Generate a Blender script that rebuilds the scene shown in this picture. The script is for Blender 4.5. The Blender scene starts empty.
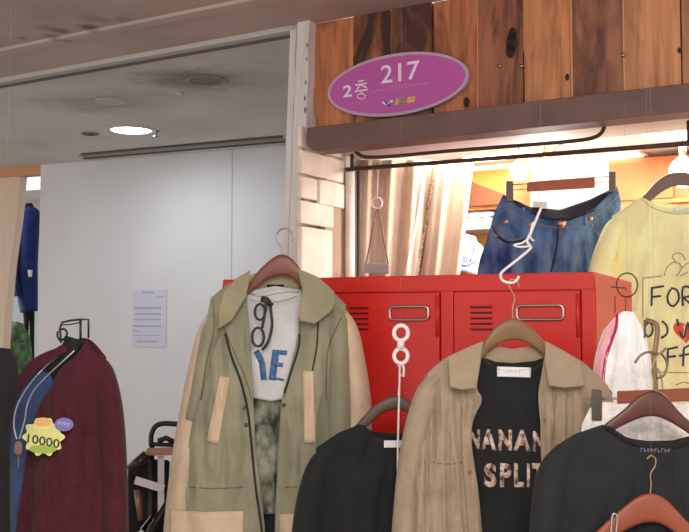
import bpy, bmesh, math, random
from mathutils import Vector, noise, geometry
from mathutils.bvhtree import BVHTree
C = bpy.context.scene.collection
R = math.radians
random.seed(7)

# ------------------------------------------------------------------ camera, world, lights
F = 1000.0; CX = 344.5; CY = 266.0; PITCH = math.atan(59/1000); EYE = 1.6
cam_d = bpy.data.cameras.new('camera'); cam = bpy.data.objects.new('camera', cam_d); C.objects.link(cam)
cam.location = (0, 0, EYE); cam.rotation_euler = (math.pi/2 + PITCH, 0, 0)
cam_d.sensor_width = 36; cam_d.lens = 36*F/689; cam_d.clip_start = .05
bpy.context.scene.camera = cam
vs = bpy.context.scene.view_settings
vs.view_transform = 'Standard'; vs.look = 'None'; vs.gamma = 1; vs.use_curve_mapping = False; vs.exposure = 0.0
w = bpy.data.worlds.new('world'); bpy.context.scene.world = w; w.use_nodes = True
w.node_tree.nodes['Background'].inputs[0].default_value = (1.0, .965, .93, 1)
w.node_tree.nodes['Background'].inputs[1].default_value = 1.3

def light(name, kind, loc, power, col=(1, 1, 1), size=.3, rot=(0, 0, 0), size_y=None):
    d = bpy.data.lights.new(name, kind); d.energy = power; d.color = col
    if kind == 'AREA':
        d.size = size
        if size_y: d.shape = 'RECTANGLE'; d.size_y = size_y
    elif kind == 'POINT': d.shadow_soft_size = size
    elif kind == 'SPOT': d.shadow_soft_size = size; d.spot_size = R(150); d.spot_blend = .8
    o = bpy.data.objects.new(name, d); C.objects.link(o); o.location = loc; o.rotation_euler = rot
    return o
# unseen light over the walkway, for soft light from above
light('walkway_light', 'AREA', (.2, .6, 2.84), 30, (1, .97, .93), 1.6, (0, 0, 0), .5)
light('front_fill', 'POINT', (.1, -.6, 2.55), 120, (1, .97, .94), .25)  # added fill behind the camera, brightens the fascia and garments from the front
# daylight-white downlight of the neighbouring shop
light('downlight_light', 'AREA', (-1.39, 6.60, 2.855), 9, (.90, .97, 1), .26)
light('downlight_light', 'AREA', (-2.2, 5.3, 2.855), 8, (.90, .97, 1), .26)
light('side_shop_light', 'AREA', (-3.6, 9.0, 2.7), 30, (.90, .97, 1), .8)

# ------------------------------------------------------------------ geometry helpers
cp, sp = math.cos(PITCH), math.sin(PITCH)
def ray(px, py):
    a = (px-CX)/F; b = -(py-CY)/F
    d = Vector((a, cp - b*sp, sp + b*cp))
    return d / d.y
def S(px, py, d):
    r = ray(px, py)
    return Vector((r.x*d, d, EYE + r.z*d))

class Frame:
    def __init__(s, origin, yaw):
        s.o = Vector(origin); a = R(yaw)
        s.U = Vector((math.cos(a), -math.sin(a), 0)); s.V = Vector((math.sin(a), math.cos(a), 0))
    def P(s, u, v, z): return s.o + s.U*u + s.V*v + Vector((0, 0, z))
    def hit(s, px, py, v=0):
        r = ray(px, py); o = Vector((0, 0, EYE))
        t = ((s.o + s.V*v) - o).dot(s.V) / r.dot(s.V)
        p = o + r*t
        return (p - s.o).dot(s.U), p.z
    def hit_u(s, px, py, u):
        r = ray(px, py); o = Vector((0, 0, EYE))
        t = ((s.o + s.U*u) - o).dot(s.U) / r.dot(s.U)
        p = o + r*t
        return (p - s.o).dot(s.V), p.z

FR = Frame((-.145, 4.2, 0), 30.4)        # shop front
LK = Frame((.711, 2.85, 0), 24)          # lockers
BW = Frame((-.1845*7.5, 7.5, 0), 23.4)   # back wall of neighbouring shop

class MB:
    """collects geometry in world space"""
    def __init__(s): s.v = []; s.f = []; s.mi = []; s.cur = 0
    def add(s, vs_, fs_):
        n = len(s.v); s.v += [Vector(p) for p in vs_]; s.f += [[i+n for i in f] for f in fs_]; s.mi += [s.cur]*len(fs_); return s
    def box(s, fr, u0, u1, v0, v1, z0, z1):
        p = [fr.P(u, v, z) for z in (z0, z1) for v in (v0, v1) for u in (u0, u1)]
        return s.add(p, [(0, 2, 3, 1), (4, 5, 7, 6), (0, 1, 5, 4), (2, 6, 7, 3), (0, 4, 6, 2), (1, 3, 7, 5)])
    def prism(s, fr, pts, v0, v1):
        n = len(pts); p = [fr.P(u, v0, z) for u, z in pts] + [fr.P(u, v1, z) for u, z in pts]
        fs_ = [list(range(n)), list(range(2*n-1, n-1, -1))] + [(i, i+n, (i+1) % n + n, (i+1) % n) for i in range(n)]
        return s.add(p, fs_)
    def tube(s, pts, r, n=8, closed=False, ry=None):
        """round wire through world points; r may be a list"""
        pts = [Vector(p) for p in pts]; N = len(pts)
        rs = r if isinstance(r, (list, tuple)) else [r]*N
        vs_ = []; up = None
        for i, p in enumerate(pts):
            a = pts[(i-1) % N] if (closed or i > 0) else p
            b = pts[(i+1) % N] if (closed or i < N-1) else p
            t = (b-a).normalized() if (b-a).length > 1e-9 else Vector((0, 0, 1))
            if up is None:
                up = Vector((0, 1, 0)) if abs(t.y) < .9 else Vector((1, 0, 0))
            x = t.cross(up)
            if x.length < 1e-6: x = t.orthogonal()
            x.normalize(); y = x.cross(t).normalized(); up = y
            for k in range(n):
                an = 2*math.pi*k/n
                vs_.append(p + x*math.cos(an)*rs[i] + y*math.sin(an)*(rs[i] if ry is None else (ry[i] if isinstance(ry, (list, tuple)) else ry)))
        fs_ = []
        for i in range(N if closed else N-1):
            j = (i+1) % N
            for k in range(n): fs_.append((i*n+k, i*n+(k+1) % n, j*n+(k+1) % n, j*n+k))
        if not closed:
            fs_.append(list(range(n))[::-1]); fs_.append([(N-1)*n+k for k in range(n)])
        return s.add(vs_, fs_)
    def build(s, name, mats, parent=None, smooth=True, bevel=0, solid=0, sub=0, label=None, soff=0):
        mats = mats if isinstance(mats, list) else [mats]
        base = Vector((0, 0, 0))
        if parent is not None: base = wloc(parent)
        else:
            xs = [p.x for p in s.v]; ys = [p.y for p in s.v]; zs = [p.z for p in s.v]
            base = Vector(((min(xs)+max(xs))/2, (min(ys)+max(ys))/2, min(zs)))
        me = bpy.data.meshes.new(name)
        me.from_pydata([tuple(p-base) for p in s.v], [], s.f)
        bm = bmesh.new(); bm.from_mesh(me)
        for i, f in enumerate(bm.faces): f.material_index = s.mi[i] if i < len(s.mi) else 0
        bmesh.ops.remove_doubles(bm, verts=bm.verts, dist=1e-5)
        bmesh.ops.recalc_face_normals(bm, faces=bm.faces); bm.to_mesh(me); bm.free()
        for m in mats: me.materials.append(m)
        for p in me.polygons: p.use_smooth = smooth
        o = bpy.data.objects.new(name, me); C.objects.link(o)
        if parent is not None: o.parent = parent
        else: o.location = base
        if bevel:
            b = o.modifiers.new('bevel', 'BEVEL'); b.width = bevel; b.segments = 2; b.limit_method = 'ANGLE'; b.angle_limit = R(40)
        if solid:
            b = o.modifiers.new('solid', 'SOLIDIFY'); b.thickness = solid; b.offset = soff
        if sub:
            b = o.modifiers.new('sub', 'SUBSURF'); b.levels = sub; b.render_levels = sub
        if smooth and bevel:
            for p in me.polygons: p.use_smooth = False
        if label: o['label'] = label
        return o

def wloc(o):
    v = Vector((0, 0, 0))
    while o is not None: v += o.location; o = o.parent
    return v
def thing(name, loc, label, cat, group=None):
    o = bpy.data.objects.new(name, None); C.objects.link(o); o.location = loc; o.empty_display_size = .05
    return tag(o, label, cat, group)
def tag(o, label, cat, group=None, kind=None):
    o['label'] = label; o['category'] = cat
    if group: o['group'] = group
    if kind: o['kind'] = kind
    return o
def struct(o): o['kind'] = 'structure'; return o

def smoothline(pts, n=6):
    """Catmull-Rom through tuples"""
    pts = [tuple(p) for p in pts]; out = []
    P = [pts[0]] + pts + [pts[-1]]
    for i in range(1, len(P)-2):
        for k in range(n):
            t = k/n
            out.append(tuple(.5*((2*b) + (-a+c)*t + (2*a-5*b+4*c-d)*t*t + (-a+3*b-3*c+d)*t**3)
                             for a, b, c, d in zip(P[i-1], P[i], P[i+1], P[i+2])))
    out.append(pts[-1]); return out
def resample(pts, n):
    L = [0]
    for a, b in zip(pts, pts[1:]): L.append(L[-1] + math.dist(a, b))
    out = []; j = 0
    for i in range(n+1):
        t = L[-1]*i/n
        while j < len(L)-2 and L[j+1] < t: j += 1
        k = (t-L[j])/max(1e-9, L[j+1]-L[j]); k = min(1, max(0, k))
        out.append(tuple(a+(b-a)*k for a, b in zip(pts[j], pts[j+1])))
    return out
def coons(top, bot, left, right, nu, nv):
    T = resample(top, nu); B = resample(bot, nu); L = resample(left, nv); Rr = resample(right, nv)
    g = []
    for j in range(nv+1):
        v = j/nv; row = []
        for i in range(nu+1):
            u = i/nu
            row.append(tuple((1-v)*T[i][k] + v*B[i][k] + (1-u)*L[j][k] + u*Rr[j][k]
                       - ((1-u)*(1-v)*T[0][k] + u*(1-v)*T[-1][k] + (1-u)*v*B[0][k] + u*v*B[-1][k]) for k in (0, 1)))
        g.append(row)
    return g
def sstep(x): x = min(1, max(0, x)); return x*x*(3-2*x)
def fold(px, py, A, seed, fx=.045, fy=.006, cx=None, cy=None):
    """vertical drape, optionally fanning out of a point"""
    if cx is not None: px = cx + (px-cx)/(.35+max(0, py-cy)/170.0)
    a = noise.noise(Vector((px*fx, py*fy, seed)))
    b = noise.noise(Vector((px*fx*2.3, py*fy*2.2, seed+9)))
    c = noise.noise(Vector((px*.02+py*.012, py*.03-px*.01, seed+21)))
    rd = max(0, 1-abs(noise.noise(Vector((px*fx*1.3, py*fy*1.4, seed+33))))*5)**2
    return A*(a*1.0 + b*.45 + c*.5 + .38*rd)
def sheet(mb, top, bot, left, right, dfun, nu=40, nv=50):
    g = coons(top, bot, left, right, nu, nv)
    vs_ = []
    for j, row in enumerate(g):
        for i, (x, y) in enumerate(row): vs_.append(S(x, y, dfun(i/nu, j/nv, x, y)))
    fs_ = [(j*(nu+1)+i, j*(nu+1)+i+1, (j+1)*(nu+1)+i+1, (j+1)*(nu+1)+i) for j in range(nv) for i in range(nu)]
    mb.add(vs_, fs_); return mb
def shell(name, parent, mat, d0, T, topF, topB, left, right, bot, A=.012, seed=1, nu=56, nv=60, cx=None, cy=None, label=None, Tb=None):
    """front and back of a hanging garment body, joined down the sides"""
    pr = lambda u, v: (max(0, math.sin(math.pi*u))**.5)*(.3+.7*sstep(v*2.2))
    e = lambda u: sstep(min(u, 1-u)*8)
    mb = MB()
    sheet(mb, topF, bot, left, right, lambda u, v, x, y: d0 - T*pr(u, v) - e(u)*sstep(v*6+.15)*fold(x, y, A, seed, cx=cx, cy=cy), nu, nv)
    sheet(mb, topB, bot, left, right, lambda u, v, x, y: d0 + (Tb or T)*pr(u, v)+.002, nu, nv)
    return mb.build(name, mat, parent, solid=.003, label=label)
def loftpx(name, parent, mat, rings, n=20, A=.006, seed=3, label=None, caps=True, solid=0, sm=5):
    """rings: (px,py,d,half width px,half depth m); cloth tube with folds"""
    rings = smoothline(rings, sm); N = len(rings); vs_ = []
    for i, (x, y, d, hw, hd) in enumerate(rings):
        a = rings[max(0, i-1)]; b = rings[min(N-1, i+1)]
        tx, ty = b[0]-a[0], b[1]-a[1]; l = math.hypot(tx, ty) or 1; nx, ny = -ty/l, tx/l
        for k in range(n):
            an = 2*math.pi*k/n; c, s_ = math.cos(an), math.sin(an)
            f = fold(x+c*hw*1.0, y, A, seed, fx=.09, fy=.012)*(1-abs(c)) if A else 0
            vs_.append(S(x+nx*c*hw, y+ny*c*hw, d - s_*hd - (f if s_ > 0 else 0)))
    fs_ = [(i*n+k, i*n+(k+1) % n, (i+1)*n+(k+1) % n, (i+1)*n+k) for i in range(N-1) for k in range(n)]
    if caps: fs_ += [list(range(n)), [(N-1)*n+k for k in range(n)]]
    return MB().add(vs_, fs_).build(name, mat, parent, label=label, solid=solid)

def bvh_of(*objs):
    vs_ = []; fs_ = []
    for o in objs:
        b = wloc(o); n = len(vs_)
        vs_ += [v.co + b for v in o.data.vertices]; fs_ += [[i+n for i in p.vertices] for p in o.data.polygons]
    return BVHTree.FromPolygons(vs_, fs_)
def onto(bvh, px, py, off, dflt):
    r = ray(px, py).normalized()
    h = bvh.ray_cast(Vector((0, 0, EYE)), r)
    if h[0] is None: return S(px, py, dflt)
    return h[0] - r*off
def decal_grid(mb, bvh, top, bot, left, right, off=.003, dflt=3, nu=12, nv=16):
    g = coons(top, bot, left, right, nu, nv)
    vs_ = [onto(bvh, x, y, off, dflt) for row in g for x, y in row]
    fs_ = [(j*(nu+1)+i, j*(nu+1)+i+1, (j+1)*(nu+1)+i+1, (j+1)*(nu+1)+i) for j in range(nv) for i in range(nu)]
    return mb.add(vs_, fs_)
def quad_decal(mb, bvh, a, b, c, d, **k):   # tl tr br bl
    return decal_grid(mb, bvh, [a, b], [d, c], [a, d], [b, c], **k)
def stroke(mb, bvh, pts, wd, off=.003, dflt=3, step=3, sm=4):
    pts = smoothline(pts, sm) if len(pts) > 2 and sm else pts
    L = sum(math.dist(a, b) for a, b in zip(pts, pts[1:])); n = max(1, int(L/step))
    q = resample(pts, n); vs_ = []
    for i, p in enumerate(q):
        a = q[max(0, i-1)]; b = q[min(len(q)-1, i+1)]
        tx, ty = b[0]-a[0], b[1]-a[1]; l = math.hypot(tx, ty) or 1
        nx, ny = -ty/l*wd/2, tx/l*wd/2
        vs_ += [onto(bvh, p[0]+nx, p[1]+ny, off, dflt), onto(bvh, p[0]-nx, p[1]-ny, off, dflt)]
    return mb.add(vs_, [(2*i, 2*i+1, 2*i+3, 2*i+2) for i in range(len(q)-1)])

def text2d(s, thick=0.0, cut=0):
    """returns verts (x,y in units of font size) and faces"""
    cu = bpy.data.curves.new('t', 'FONT'); cu.body = s; cu.offset = thick; cu.resolution_u = 3
    o = bpy.data.objects.new('t', cu); C.objects.link(o)
    bpy.context.view_layer.update()
    me = bpy.data.meshes.new_from_object(o.evaluated_get(bpy.context.evaluated_depsgraph_get()))
    bm = bmesh.new(); bm.from_mesh(me)
    bmesh.ops.triangulate(bm, faces=bm.faces)
    if cut: bmesh.ops.subdivide_edges(bm, edges=[e for e in bm.edges if e.calc_length() > .1], cuts=cut, use_grid_fill=True); bmesh.ops.triangulate(bm, faces=bm.faces)
    vs_ = [v.co.copy() for v in bm.verts]; bm.verts.index_update()
    fs_ = [[v.index for v in f.verts] for f in bm.faces]; bm.free()
    bpy.data.objects.remove(o); bpy.data.curves.remove(cu); bpy.data.meshes.remove(me)
    xs = [v.x for v in vs_]; ys = [v.y for v in vs_]
    x0, x1, y0, y1 = min(xs), max(xs), min(ys), max(ys)
    return [((v.x-x0)/(x1-x0), (v.y-y0)/(y1-y0)) for v in vs_], fs_
def text_decal(mb, bvh, s, tl, tr, bl, off=.003, dflt=3, thick=.02, cut=1):
    vs_, fs_ = text2d(s, thick, cut)
    ux, uy = tr[0]-tl[0], tr[1]-tl[1]; wx, wy = bl[0]-tl[0], bl[1]-tl[1]
    return mb.add([onto(bvh, tl[0]+ux*x+wx*(1-y), tl[1]+uy*x+wy*(1-y), off, dflt) for x, y in vs_], fs_)

# ------------------------------------------------------------------ materials
def lin(c):
    return tuple(((x/255)/12.92 if x/255 <= .04045 else ((x/255+.055)/1.055)**2.4) for x in c) + (1,)
def mat(name, col, rough=.6, metal=0, var=0, vscale=5, bump=0, bscale=60, sheen=0, emit=0, ecol=None, stretch=(1, 1, 1), trans=0, alpha=1, col2=None, spec=.4, subs=0):
    m = bpy.data.materials.new(name); m.use_nodes = True; nt = m.node_tree; b = nt.nodes['Principled BSDF']
    b.inputs['Base Color'].default_value = lin(col); b.inputs['Roughness'].default_value = rough; b.inputs['Metallic'].default_value = metal
    b.inputs['Specular IOR Level'].default_value = spec
    if sheen: b.inputs['Sheen Weight'].default_value = sheen; b.inputs['Sheen Roughness'].default_value = .5
    if trans: b.inputs['Transmission Weight'].default_value = trans
    if alpha < 1: b.inputs['Alpha'].default_value = alpha
    if emit: b.inputs['Emission Color'].default_value = lin(ecol or col); b.inputs['Emission Strength'].default_value = emit
    tc = nt.nodes.new('ShaderNodeTexCoord'); mp = nt.nodes.new('ShaderNodeMapping'); nt.links.new(tc.outputs['Object'], mp.inputs[0]); mp.inputs['Scale'].default_value = stretch
    if var or col2:
        n = nt.nodes.new('ShaderNodeTexNoise'); n.inputs['Scale'].default_value = vscale; n.inputs['Detail'].default_value = 5
        r = nt.nodes.new('ShaderNodeValToRGB'); r.color_ramp.elements[0].position = .35; r.color_ramp.elements[1].position = .65
        if col2: ca, cb = lin(col), lin(col2)
        else: ca, cb = lin([c*(1-var) for c in col]), lin([min(255, c*(1+var)) for c in col])
        r.color_ramp.elements[0].color = ca; r.color_ramp.elements[1].color = cb
        nt.links.new(mp.outputs[0], n.inputs['Vector']); nt.links.new(n.outputs[0], r.inputs[0]); nt.links.new(r.outputs[0], b.inputs['Base Color'])
    if bump:
        n = nt.nodes.new('ShaderNodeTexNoise'); n.inputs['Scale'].default_value = bscale; n.inputs['Detail'].default_value = 3
        bp = nt.nodes.new('ShaderNodeBump'); bp.inputs['Strength'].default_value = bump; bp.inputs['Distance'].default_value = .01
        nt.links.new(mp.outputs[0], n.inputs['Vector']); nt.links.new(n.outputs[0], bp.inputs['Height']); nt.links.new(bp.outputs[0], b.inputs['Normal'])
    return m
def cloth(name, col, var=.05, vs_=14, bump=.25, bs=180, sheen=.15): return mat(name, col, .9, 0, var, vs_, bump, bs, sheen, spec=.15)
def plank_mat(i, pale, dark, stain, off):
    m = bpy.data.materials.new('plank_wood_%d' % i); m.use_nodes = True; nt = m.node_tree; b = nt.nodes['Principled BSDF']
    L = nt.links.new; N = nt.nodes.new
    b.inputs['Roughness'].default_value = .55; b.inputs['Specular IOR Level'].default_value = .3
    tc = N('ShaderNodeTexCoord'); mp = N('ShaderNodeMapping'); L(tc.outputs['Object'], mp.inputs[0]); mp.inputs['Location'].default_value = (off, off*2.1, off*.7)
    mp2 = N('ShaderNodeMapping'); L(mp.outputs[0], mp2.inputs[0]); mp2.inputs['Scale'].default_value = (26, 26, 2.2)
    g = N('ShaderNodeTexNoise'); g.inputs['Scale'].default_value = 1; g.inputs['Detail'].default_value = 6; g.inputs['Distortion'].default_value = .6; L(mp2.outputs[0], g.inputs['Vector'])
    r = N('ShaderNodeValToRGB'); r.color_ramp.elements[0].position = .3; r.color_ramp.elements[0].color = lin([c*.72 for c in pale]); r.color_ramp.elements[1].position = .62; r.color_ramp.elements[1].color = lin(pale)
    L(g.outputs[0], r.inputs[0])
    mp3 = N('ShaderNodeMapping'); L(mp.outputs[0], mp3.inputs[0]); mp3.inputs['Scale'].default_value = (9, 9, 2.4)
    s_ = N('ShaderNodeTexNoise'); s_.inputs['Scale'].default_value = 1; s_.inputs['Detail'].default_value = 4; s_.inputs['Distortion'].default_value = 1.2; L(mp3.outputs[0], s_.inputs['Vector'])
    r2 = N('ShaderNodeValToRGB'); r2.color_ramp.elements[0].position = .62-stain*.35; r2.color_ramp.elements[0].color = (0, 0, 0, 1); r2.color_ramp.elements[1].position = .80-stain*.3; r2.color_ramp.elements[1].color = (1, 1, 1, 1)
    L(s_.outputs[0], r2.inputs[0])
    mx = N('ShaderNodeMixRGB'); L(r2.outputs[0], mx.inputs[0]); L(r.outputs[0], mx.inputs[1]); mx.inputs[2].default_value = lin(dark)
    L(mx.outputs[0], b.inputs['Base Color'])
    bp = N('ShaderNodeBump'); bp.inputs['Strength'].default_value = .25; bp.inputs['Distance'].default_value = .005; L(g.outputs[0], bp.inputs['Height']); L(bp.outputs[0], b.inputs['Normal'])
    return m

M = {}
M['ceil'] = mat('ceiling_paint', (208, 203, 196), .9, var=.04, vscale=1.5, bump=.05)
M['ceil_walk'] = mat('walkway_ceiling_paint', (188, 172, 162), .9, var=.06, vscale=1.6, bump=.05)
M['ceil_in'] = mat('shop_ceiling_paint', (235, 228, 222), .9)
M['floor'] = mat('floor_tiles', (150, 142, 134), .4, var=.05, vscale=3)
M['wall'] = mat('white_panel', (216, 214, 217), .55, var=.012, vscale=2)
M['wallshop'] = mat('warm_white_wall', (244, 236, 224), .8)
M['seam'] = mat('panel_seam', (178, 178, 180), .7)
M['post'] = mat('peeling_white_paint', (205, 198, 194), .7, col2=(226, 220, 216), vscale=9, bump=.5, bscale=30, stretch=(1, 1, .25))
M['chip'] = mat('chipped_paint', (110, 104, 100), .8)
M['trim'] = mat('pale_metal_trim', (196, 190, 184), .5)
M['trimdark'] = mat('shadow_gap', (92, 86, 82), .8)
M['brick'] = mat('whitewashed_brick', (232, 218, 202), .8, col2=(246, 238, 228), vscale=7, bump=.35, bscale=25)
M['mortar'] = mat('mortar', (184, 160, 142), .9, bump=.4, bscale=50)
M['beam'] = mat('dark_beam_paint', (112, 88, 82), .6, var=.05, vscale=6, bump=.1, bscale=40)
M['gap_glow'] = mat('painted_gap_glow', (236, 176, 124), .7)  # pale orange imitates shop light coming through the plank gaps
M['locker'] = mat('red_enamel', (202, 34, 24), .38, var=.03, vscale=4, spec=.5)
M['vent'] = mat('vent_slot', (92, 16, 18), .6)
M['steel'] = mat('brushed_steel', (190, 176, 170), .3, 1)
M['hookgrey'] = mat('hook_steel', (140, 136, 134), .35, 1)
M['black'] = mat('black_wire', (34, 32, 33), .4)
M['pipe'] = mat('dark_iron_pipe', (72, 56, 52), .5, .3)
M['sign'] = mat('purple_acrylic', (192, 94, 170), .35, var=.02, vscale=3)
M['rim'] = mat('sign_rim', (196, 168, 190), .4)
M['white'] = mat('white_print', (240, 228, 240), .5)
M['paper'] = mat('paper', (204, 203, 218), .8)
M['ink'] = mat('pale_ink', (172, 170, 190), .8)
M['plastic'] = mat('white_plastic', (238, 226, 224), .35)
M['cord'] = mat('white_cord', (226, 214, 210), .7)
M['nylon'] = mat('nylon_line', (190, 180, 176), .3, alpha=.12)
M['label'] = mat('white_label', (226, 224, 222), .8)
M['hang_red'] = mat('red_brown_wood', (112, 62, 48), .42, col2=(134, 78, 62), vscale=12, stretch=(.3, 1, 1))
M['hang_mid'] = mat('walnut_wood', (118, 84, 54), .42, col2=(142, 106, 70), vscale=12, stretch=(.3, 1, 1))
M['hang_dark'] = mat('dark_wood', (82, 62, 50), .45, col2=(98, 76, 62), vscale=12, stretch=(.3, 1, 1))
M['hang_mahog'] = mat('mahogany_wood', (84, 48, 40), .4, col2=(104, 60, 50), vscale=12, stretch=(.3, 1, 1))
M['hang_orange'] = mat('orange_brown_wood', (140, 70, 48), .42, col2=(158, 84, 58), vscale=10, stretch=(.3, 1, 1))
M['hang_grey'] = mat('greyed_wood', (118, 100, 92), .45, col2=(134, 116, 106), vscale=10, stretch=(.3, 1, 1))
M['olive'] = cloth('olive_cotton', (146, 141, 117), .05, 9)
M['olive2'] = cloth('olive_collar_cotton', (156, 146, 118), .05, 9)
M['khaki_in'] = cloth('olive_lining', (128, 128, 100))
M['beige'] = cloth('beige_cotton', (206, 180, 152), .03)
M['zip'] = cloth('zip_tape', (54, 52, 44))
M['tee_white'] = cloth('white_jersey', (206, 202, 202), .03)
M['blueprint'] = cloth('blue_print', (74, 108, 150), .15, 60)
M['camo'] = mat('camouflage_cloth', (38, 42, 34), .9, col2=(150, 150, 130), vscale=26, stretch=(1, 1, .7))
M['tan'] = cloth('tan_linen', (166, 146, 121), .025, 30, .4, 240)
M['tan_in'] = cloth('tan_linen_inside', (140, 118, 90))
M['blk'] = cloth('black_jersey', (38, 37, 39), .06, 8, .2, 200, .05)
M['blk2'] = cloth('washed_black_jersey', (44, 44, 46), .06, 8, .2, 200, .05)
M['leopard'] = mat('leopard_print', (92, 58, 48), .85, col2=(226, 200, 180), vscale=75)
M['maroon'] = cloth('maroon_knit', (78, 34, 42), .05, 25, .3, 150, .1)
M['blue'] = cloth('slate_blue_knit', (62, 82, 122), .08, 20)
M['lace'] = mat('black_lace', (26, 24, 26), .8, bump=.6, bscale=90)
M['navy'] = cloth('navy_wool', (34, 48, 104), .12, 9)
M['green'] = mat('green_fabric', (84, 112, 80), .9, var=.3, vscale=18)
M['silver'] = mat('silver_beads', (206, 200, 204), .35, .6)
M['pendant'] = mat('rose_pendant', (166, 128, 120), .5)
M['tagyellow'] = mat('yellow_green_card', (216, 214, 128), .6, col2=(232, 226, 150), vscale=24)
M['tagorange'] = mat('orange_card', (232, 180, 116), .6)
M['tagpurple'] = mat('lilac_card', (128, 116, 176), .6)
M['taggreen'] = mat('green_card_print', (160, 188, 84), .6)
M['yellow'] = cloth('yellow_jersey', (254, 247, 186), .03, 8)
M['marker'] = mat('navy_print', (62, 66, 92), .8)
M['penline'] = mat('grey_line_print', (150, 146, 120), .8)
M['heart'] = mat('red_heart_print', (224, 92, 66), .8)
M['jean'] = mat('blue_denim', (40, 64, 108), .9, col2=(98, 126, 168), vscale=17, bump=.3, bscale=250, stretch=(1, 1, .5), spec=.2)
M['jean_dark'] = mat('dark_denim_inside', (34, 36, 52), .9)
M['stitch'] = mat('copper_thread', (140, 118, 112), .7)
M['copper'] = mat('copper_button', (206, 160, 136), .35, .8)
M['curtain'] = cloth('cream_curtain', (212, 190, 168), .04, 7)
M['lacecurtain'] = mat('lace_trim', (128, 96, 74), .9, col2=(226, 204, 180), vscale=110)
M['doorframe'] = mat('orange_wood_frame', (206, 150, 104), .6)
M['beigewall'] = mat('beige_partition', (222, 200, 178), .8)
M['ply'] = mat('orange_plywood', (176, 98, 54), .6, col2=(194, 114, 66), vscale=6, bump=.1)
M['shelfwood'] = mat('shelf_wood', (176, 116, 66), .6, var=.1, vscale=8, stretch=(.3, .3, 2))
M['yellowwall'] = mat('yellow_board', (250, 214, 120), .7)
M['glow'] = mat('led_panel', (255, 250, 240), emit=9)
M['bulb'] = mat('warm_bulb', (255, 228, 180), emit=14)
M['down'] = mat('downlight_diffuser', (240, 250, 255), emit=6)
M['window'] = mat('bright_light_box', (226, 244, 255), emit=1.3)
M['bluegar'] = cloth('pale_blue_cotton', (176, 190, 226), .12, 30)
M['greygar'] = cloth('grey_knit', (176, 160, 156), .2, 30)
M['pink'] = cloth('pink_cotton', (246, 176, 186), .05)
M['magenta'] = cloth('crimson_trim', (184, 44, 84), .05)
M['whitec'] = cloth('white_cotton', (252, 249, 247), .03, 18, .5, 60)
M['offwhite'] = cloth('off_white_pleats', (242, 232, 224), .06, 40, .6, 70)
M['brass'] = mat('aged_brass', (136, 110, 84), .4, .6)
M['gold'] = mat('pale_brass', (176, 150, 104), .35, .7)
M['clip'] = mat('clip_metal', (96, 84, 80), .4, .3)
M['traywood'] = mat('reddish_tray', (164, 116, 98), .6)
M['whitebar'] = mat('white_painted_bar', (206, 202, 204), .5)
M['blackcloth'] = cloth('black_canvas', (34, 33, 36))
M['greyshelf'] = mat('grey_block', (150, 146, 152), .7)

# ------------------------------------------------------------------ structure
CZ = EYE + .305*4.2     # ceiling height
W = Frame((0, 0, 0), 0)
fl = MB().box(W, -7, 6, -3, 13, -.1, 0).build('floor', M['floor'], smooth=False); struct(fl)
def ceil_xy(px, py):
    r_ = ray(px, py); t = (CZ-EYE)/r_.z; return r_.x*t, r_.y*t
def dirt(m, spots):
    nt = m.node_tree; b = nt.nodes['Principled BSDF']; N = nt.nodes.new; L = nt.links.new
    g = N('ShaderNodeNewGeometry'); nz = N('ShaderNodeTexNoise'); nz.inputs['Scale'].default_value = 7; nz.inputs['Detail'].default_value = 4; L(g.outputs['Position'], nz.inputs['Vector'])
    prev = b.inputs['Base Color'].links[0].from_socket
    for (px, py, r_, k, col) in spots:
        x, y = ceil_xy(px, py)
        d = N('ShaderNodeVectorMath'); d.operation = 'DISTANCE'; L(g.outputs['Position'], d.inputs[0]); d.inputs[1].default_value = (x, y, CZ)
        a = N('ShaderNodeMath'); a.operation = 'MULTIPLY_ADD'; L(nz.outputs[0], a.inputs[0]); a.inputs[1].default_value = r_*1.1; L(d.outputs['Value'], a.inputs[2])
        mr = N('ShaderNodeMapRange'); L(a.outputs[0], mr.inputs[0]); mr.inputs[1].default_value = r_*.9; mr.inputs[2].default_value = r_*1.7; mr.inputs[3].default_value = k; mr.inputs[4].default_value = 0
        mx = N('ShaderNodeMixRGB'); L(mr.outputs[0], mx.inputs[0]); L(prev, mx.inputs[1]); mx.inputs[2].default_value = lin(col); prev = mx.outputs[0]
    L(prev, b.inputs['Base Color'])
dirt(M['ceil'], [(188, 79, .28, .75, (118, 104, 94)), (258, 78, .35, .35, (140, 126, 116)), (85, 104, .3, .45, (140, 130, 120)), (128, 98, .3, .3, (140, 130, 120))])
dirt(M['ceil_walk'], [(60, 31, .05, .7, (110, 96, 86)), (52, 36, .05, .6, (110, 96, 86)), (68, 38, .035, .6, (110, 96, 86)), (88, 27, .045, .8, (96, 84, 76)), (22, 38, .03, .5, (110, 96, 86)), (122, 19, .04, .6, (110, 96, 86)), (90, 18, .06, .35, (120, 104, 94)), (45, 28, .05, .5, (120, 104, 94)), (105, 20, .04, .4, (120, 104, 94))])
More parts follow.
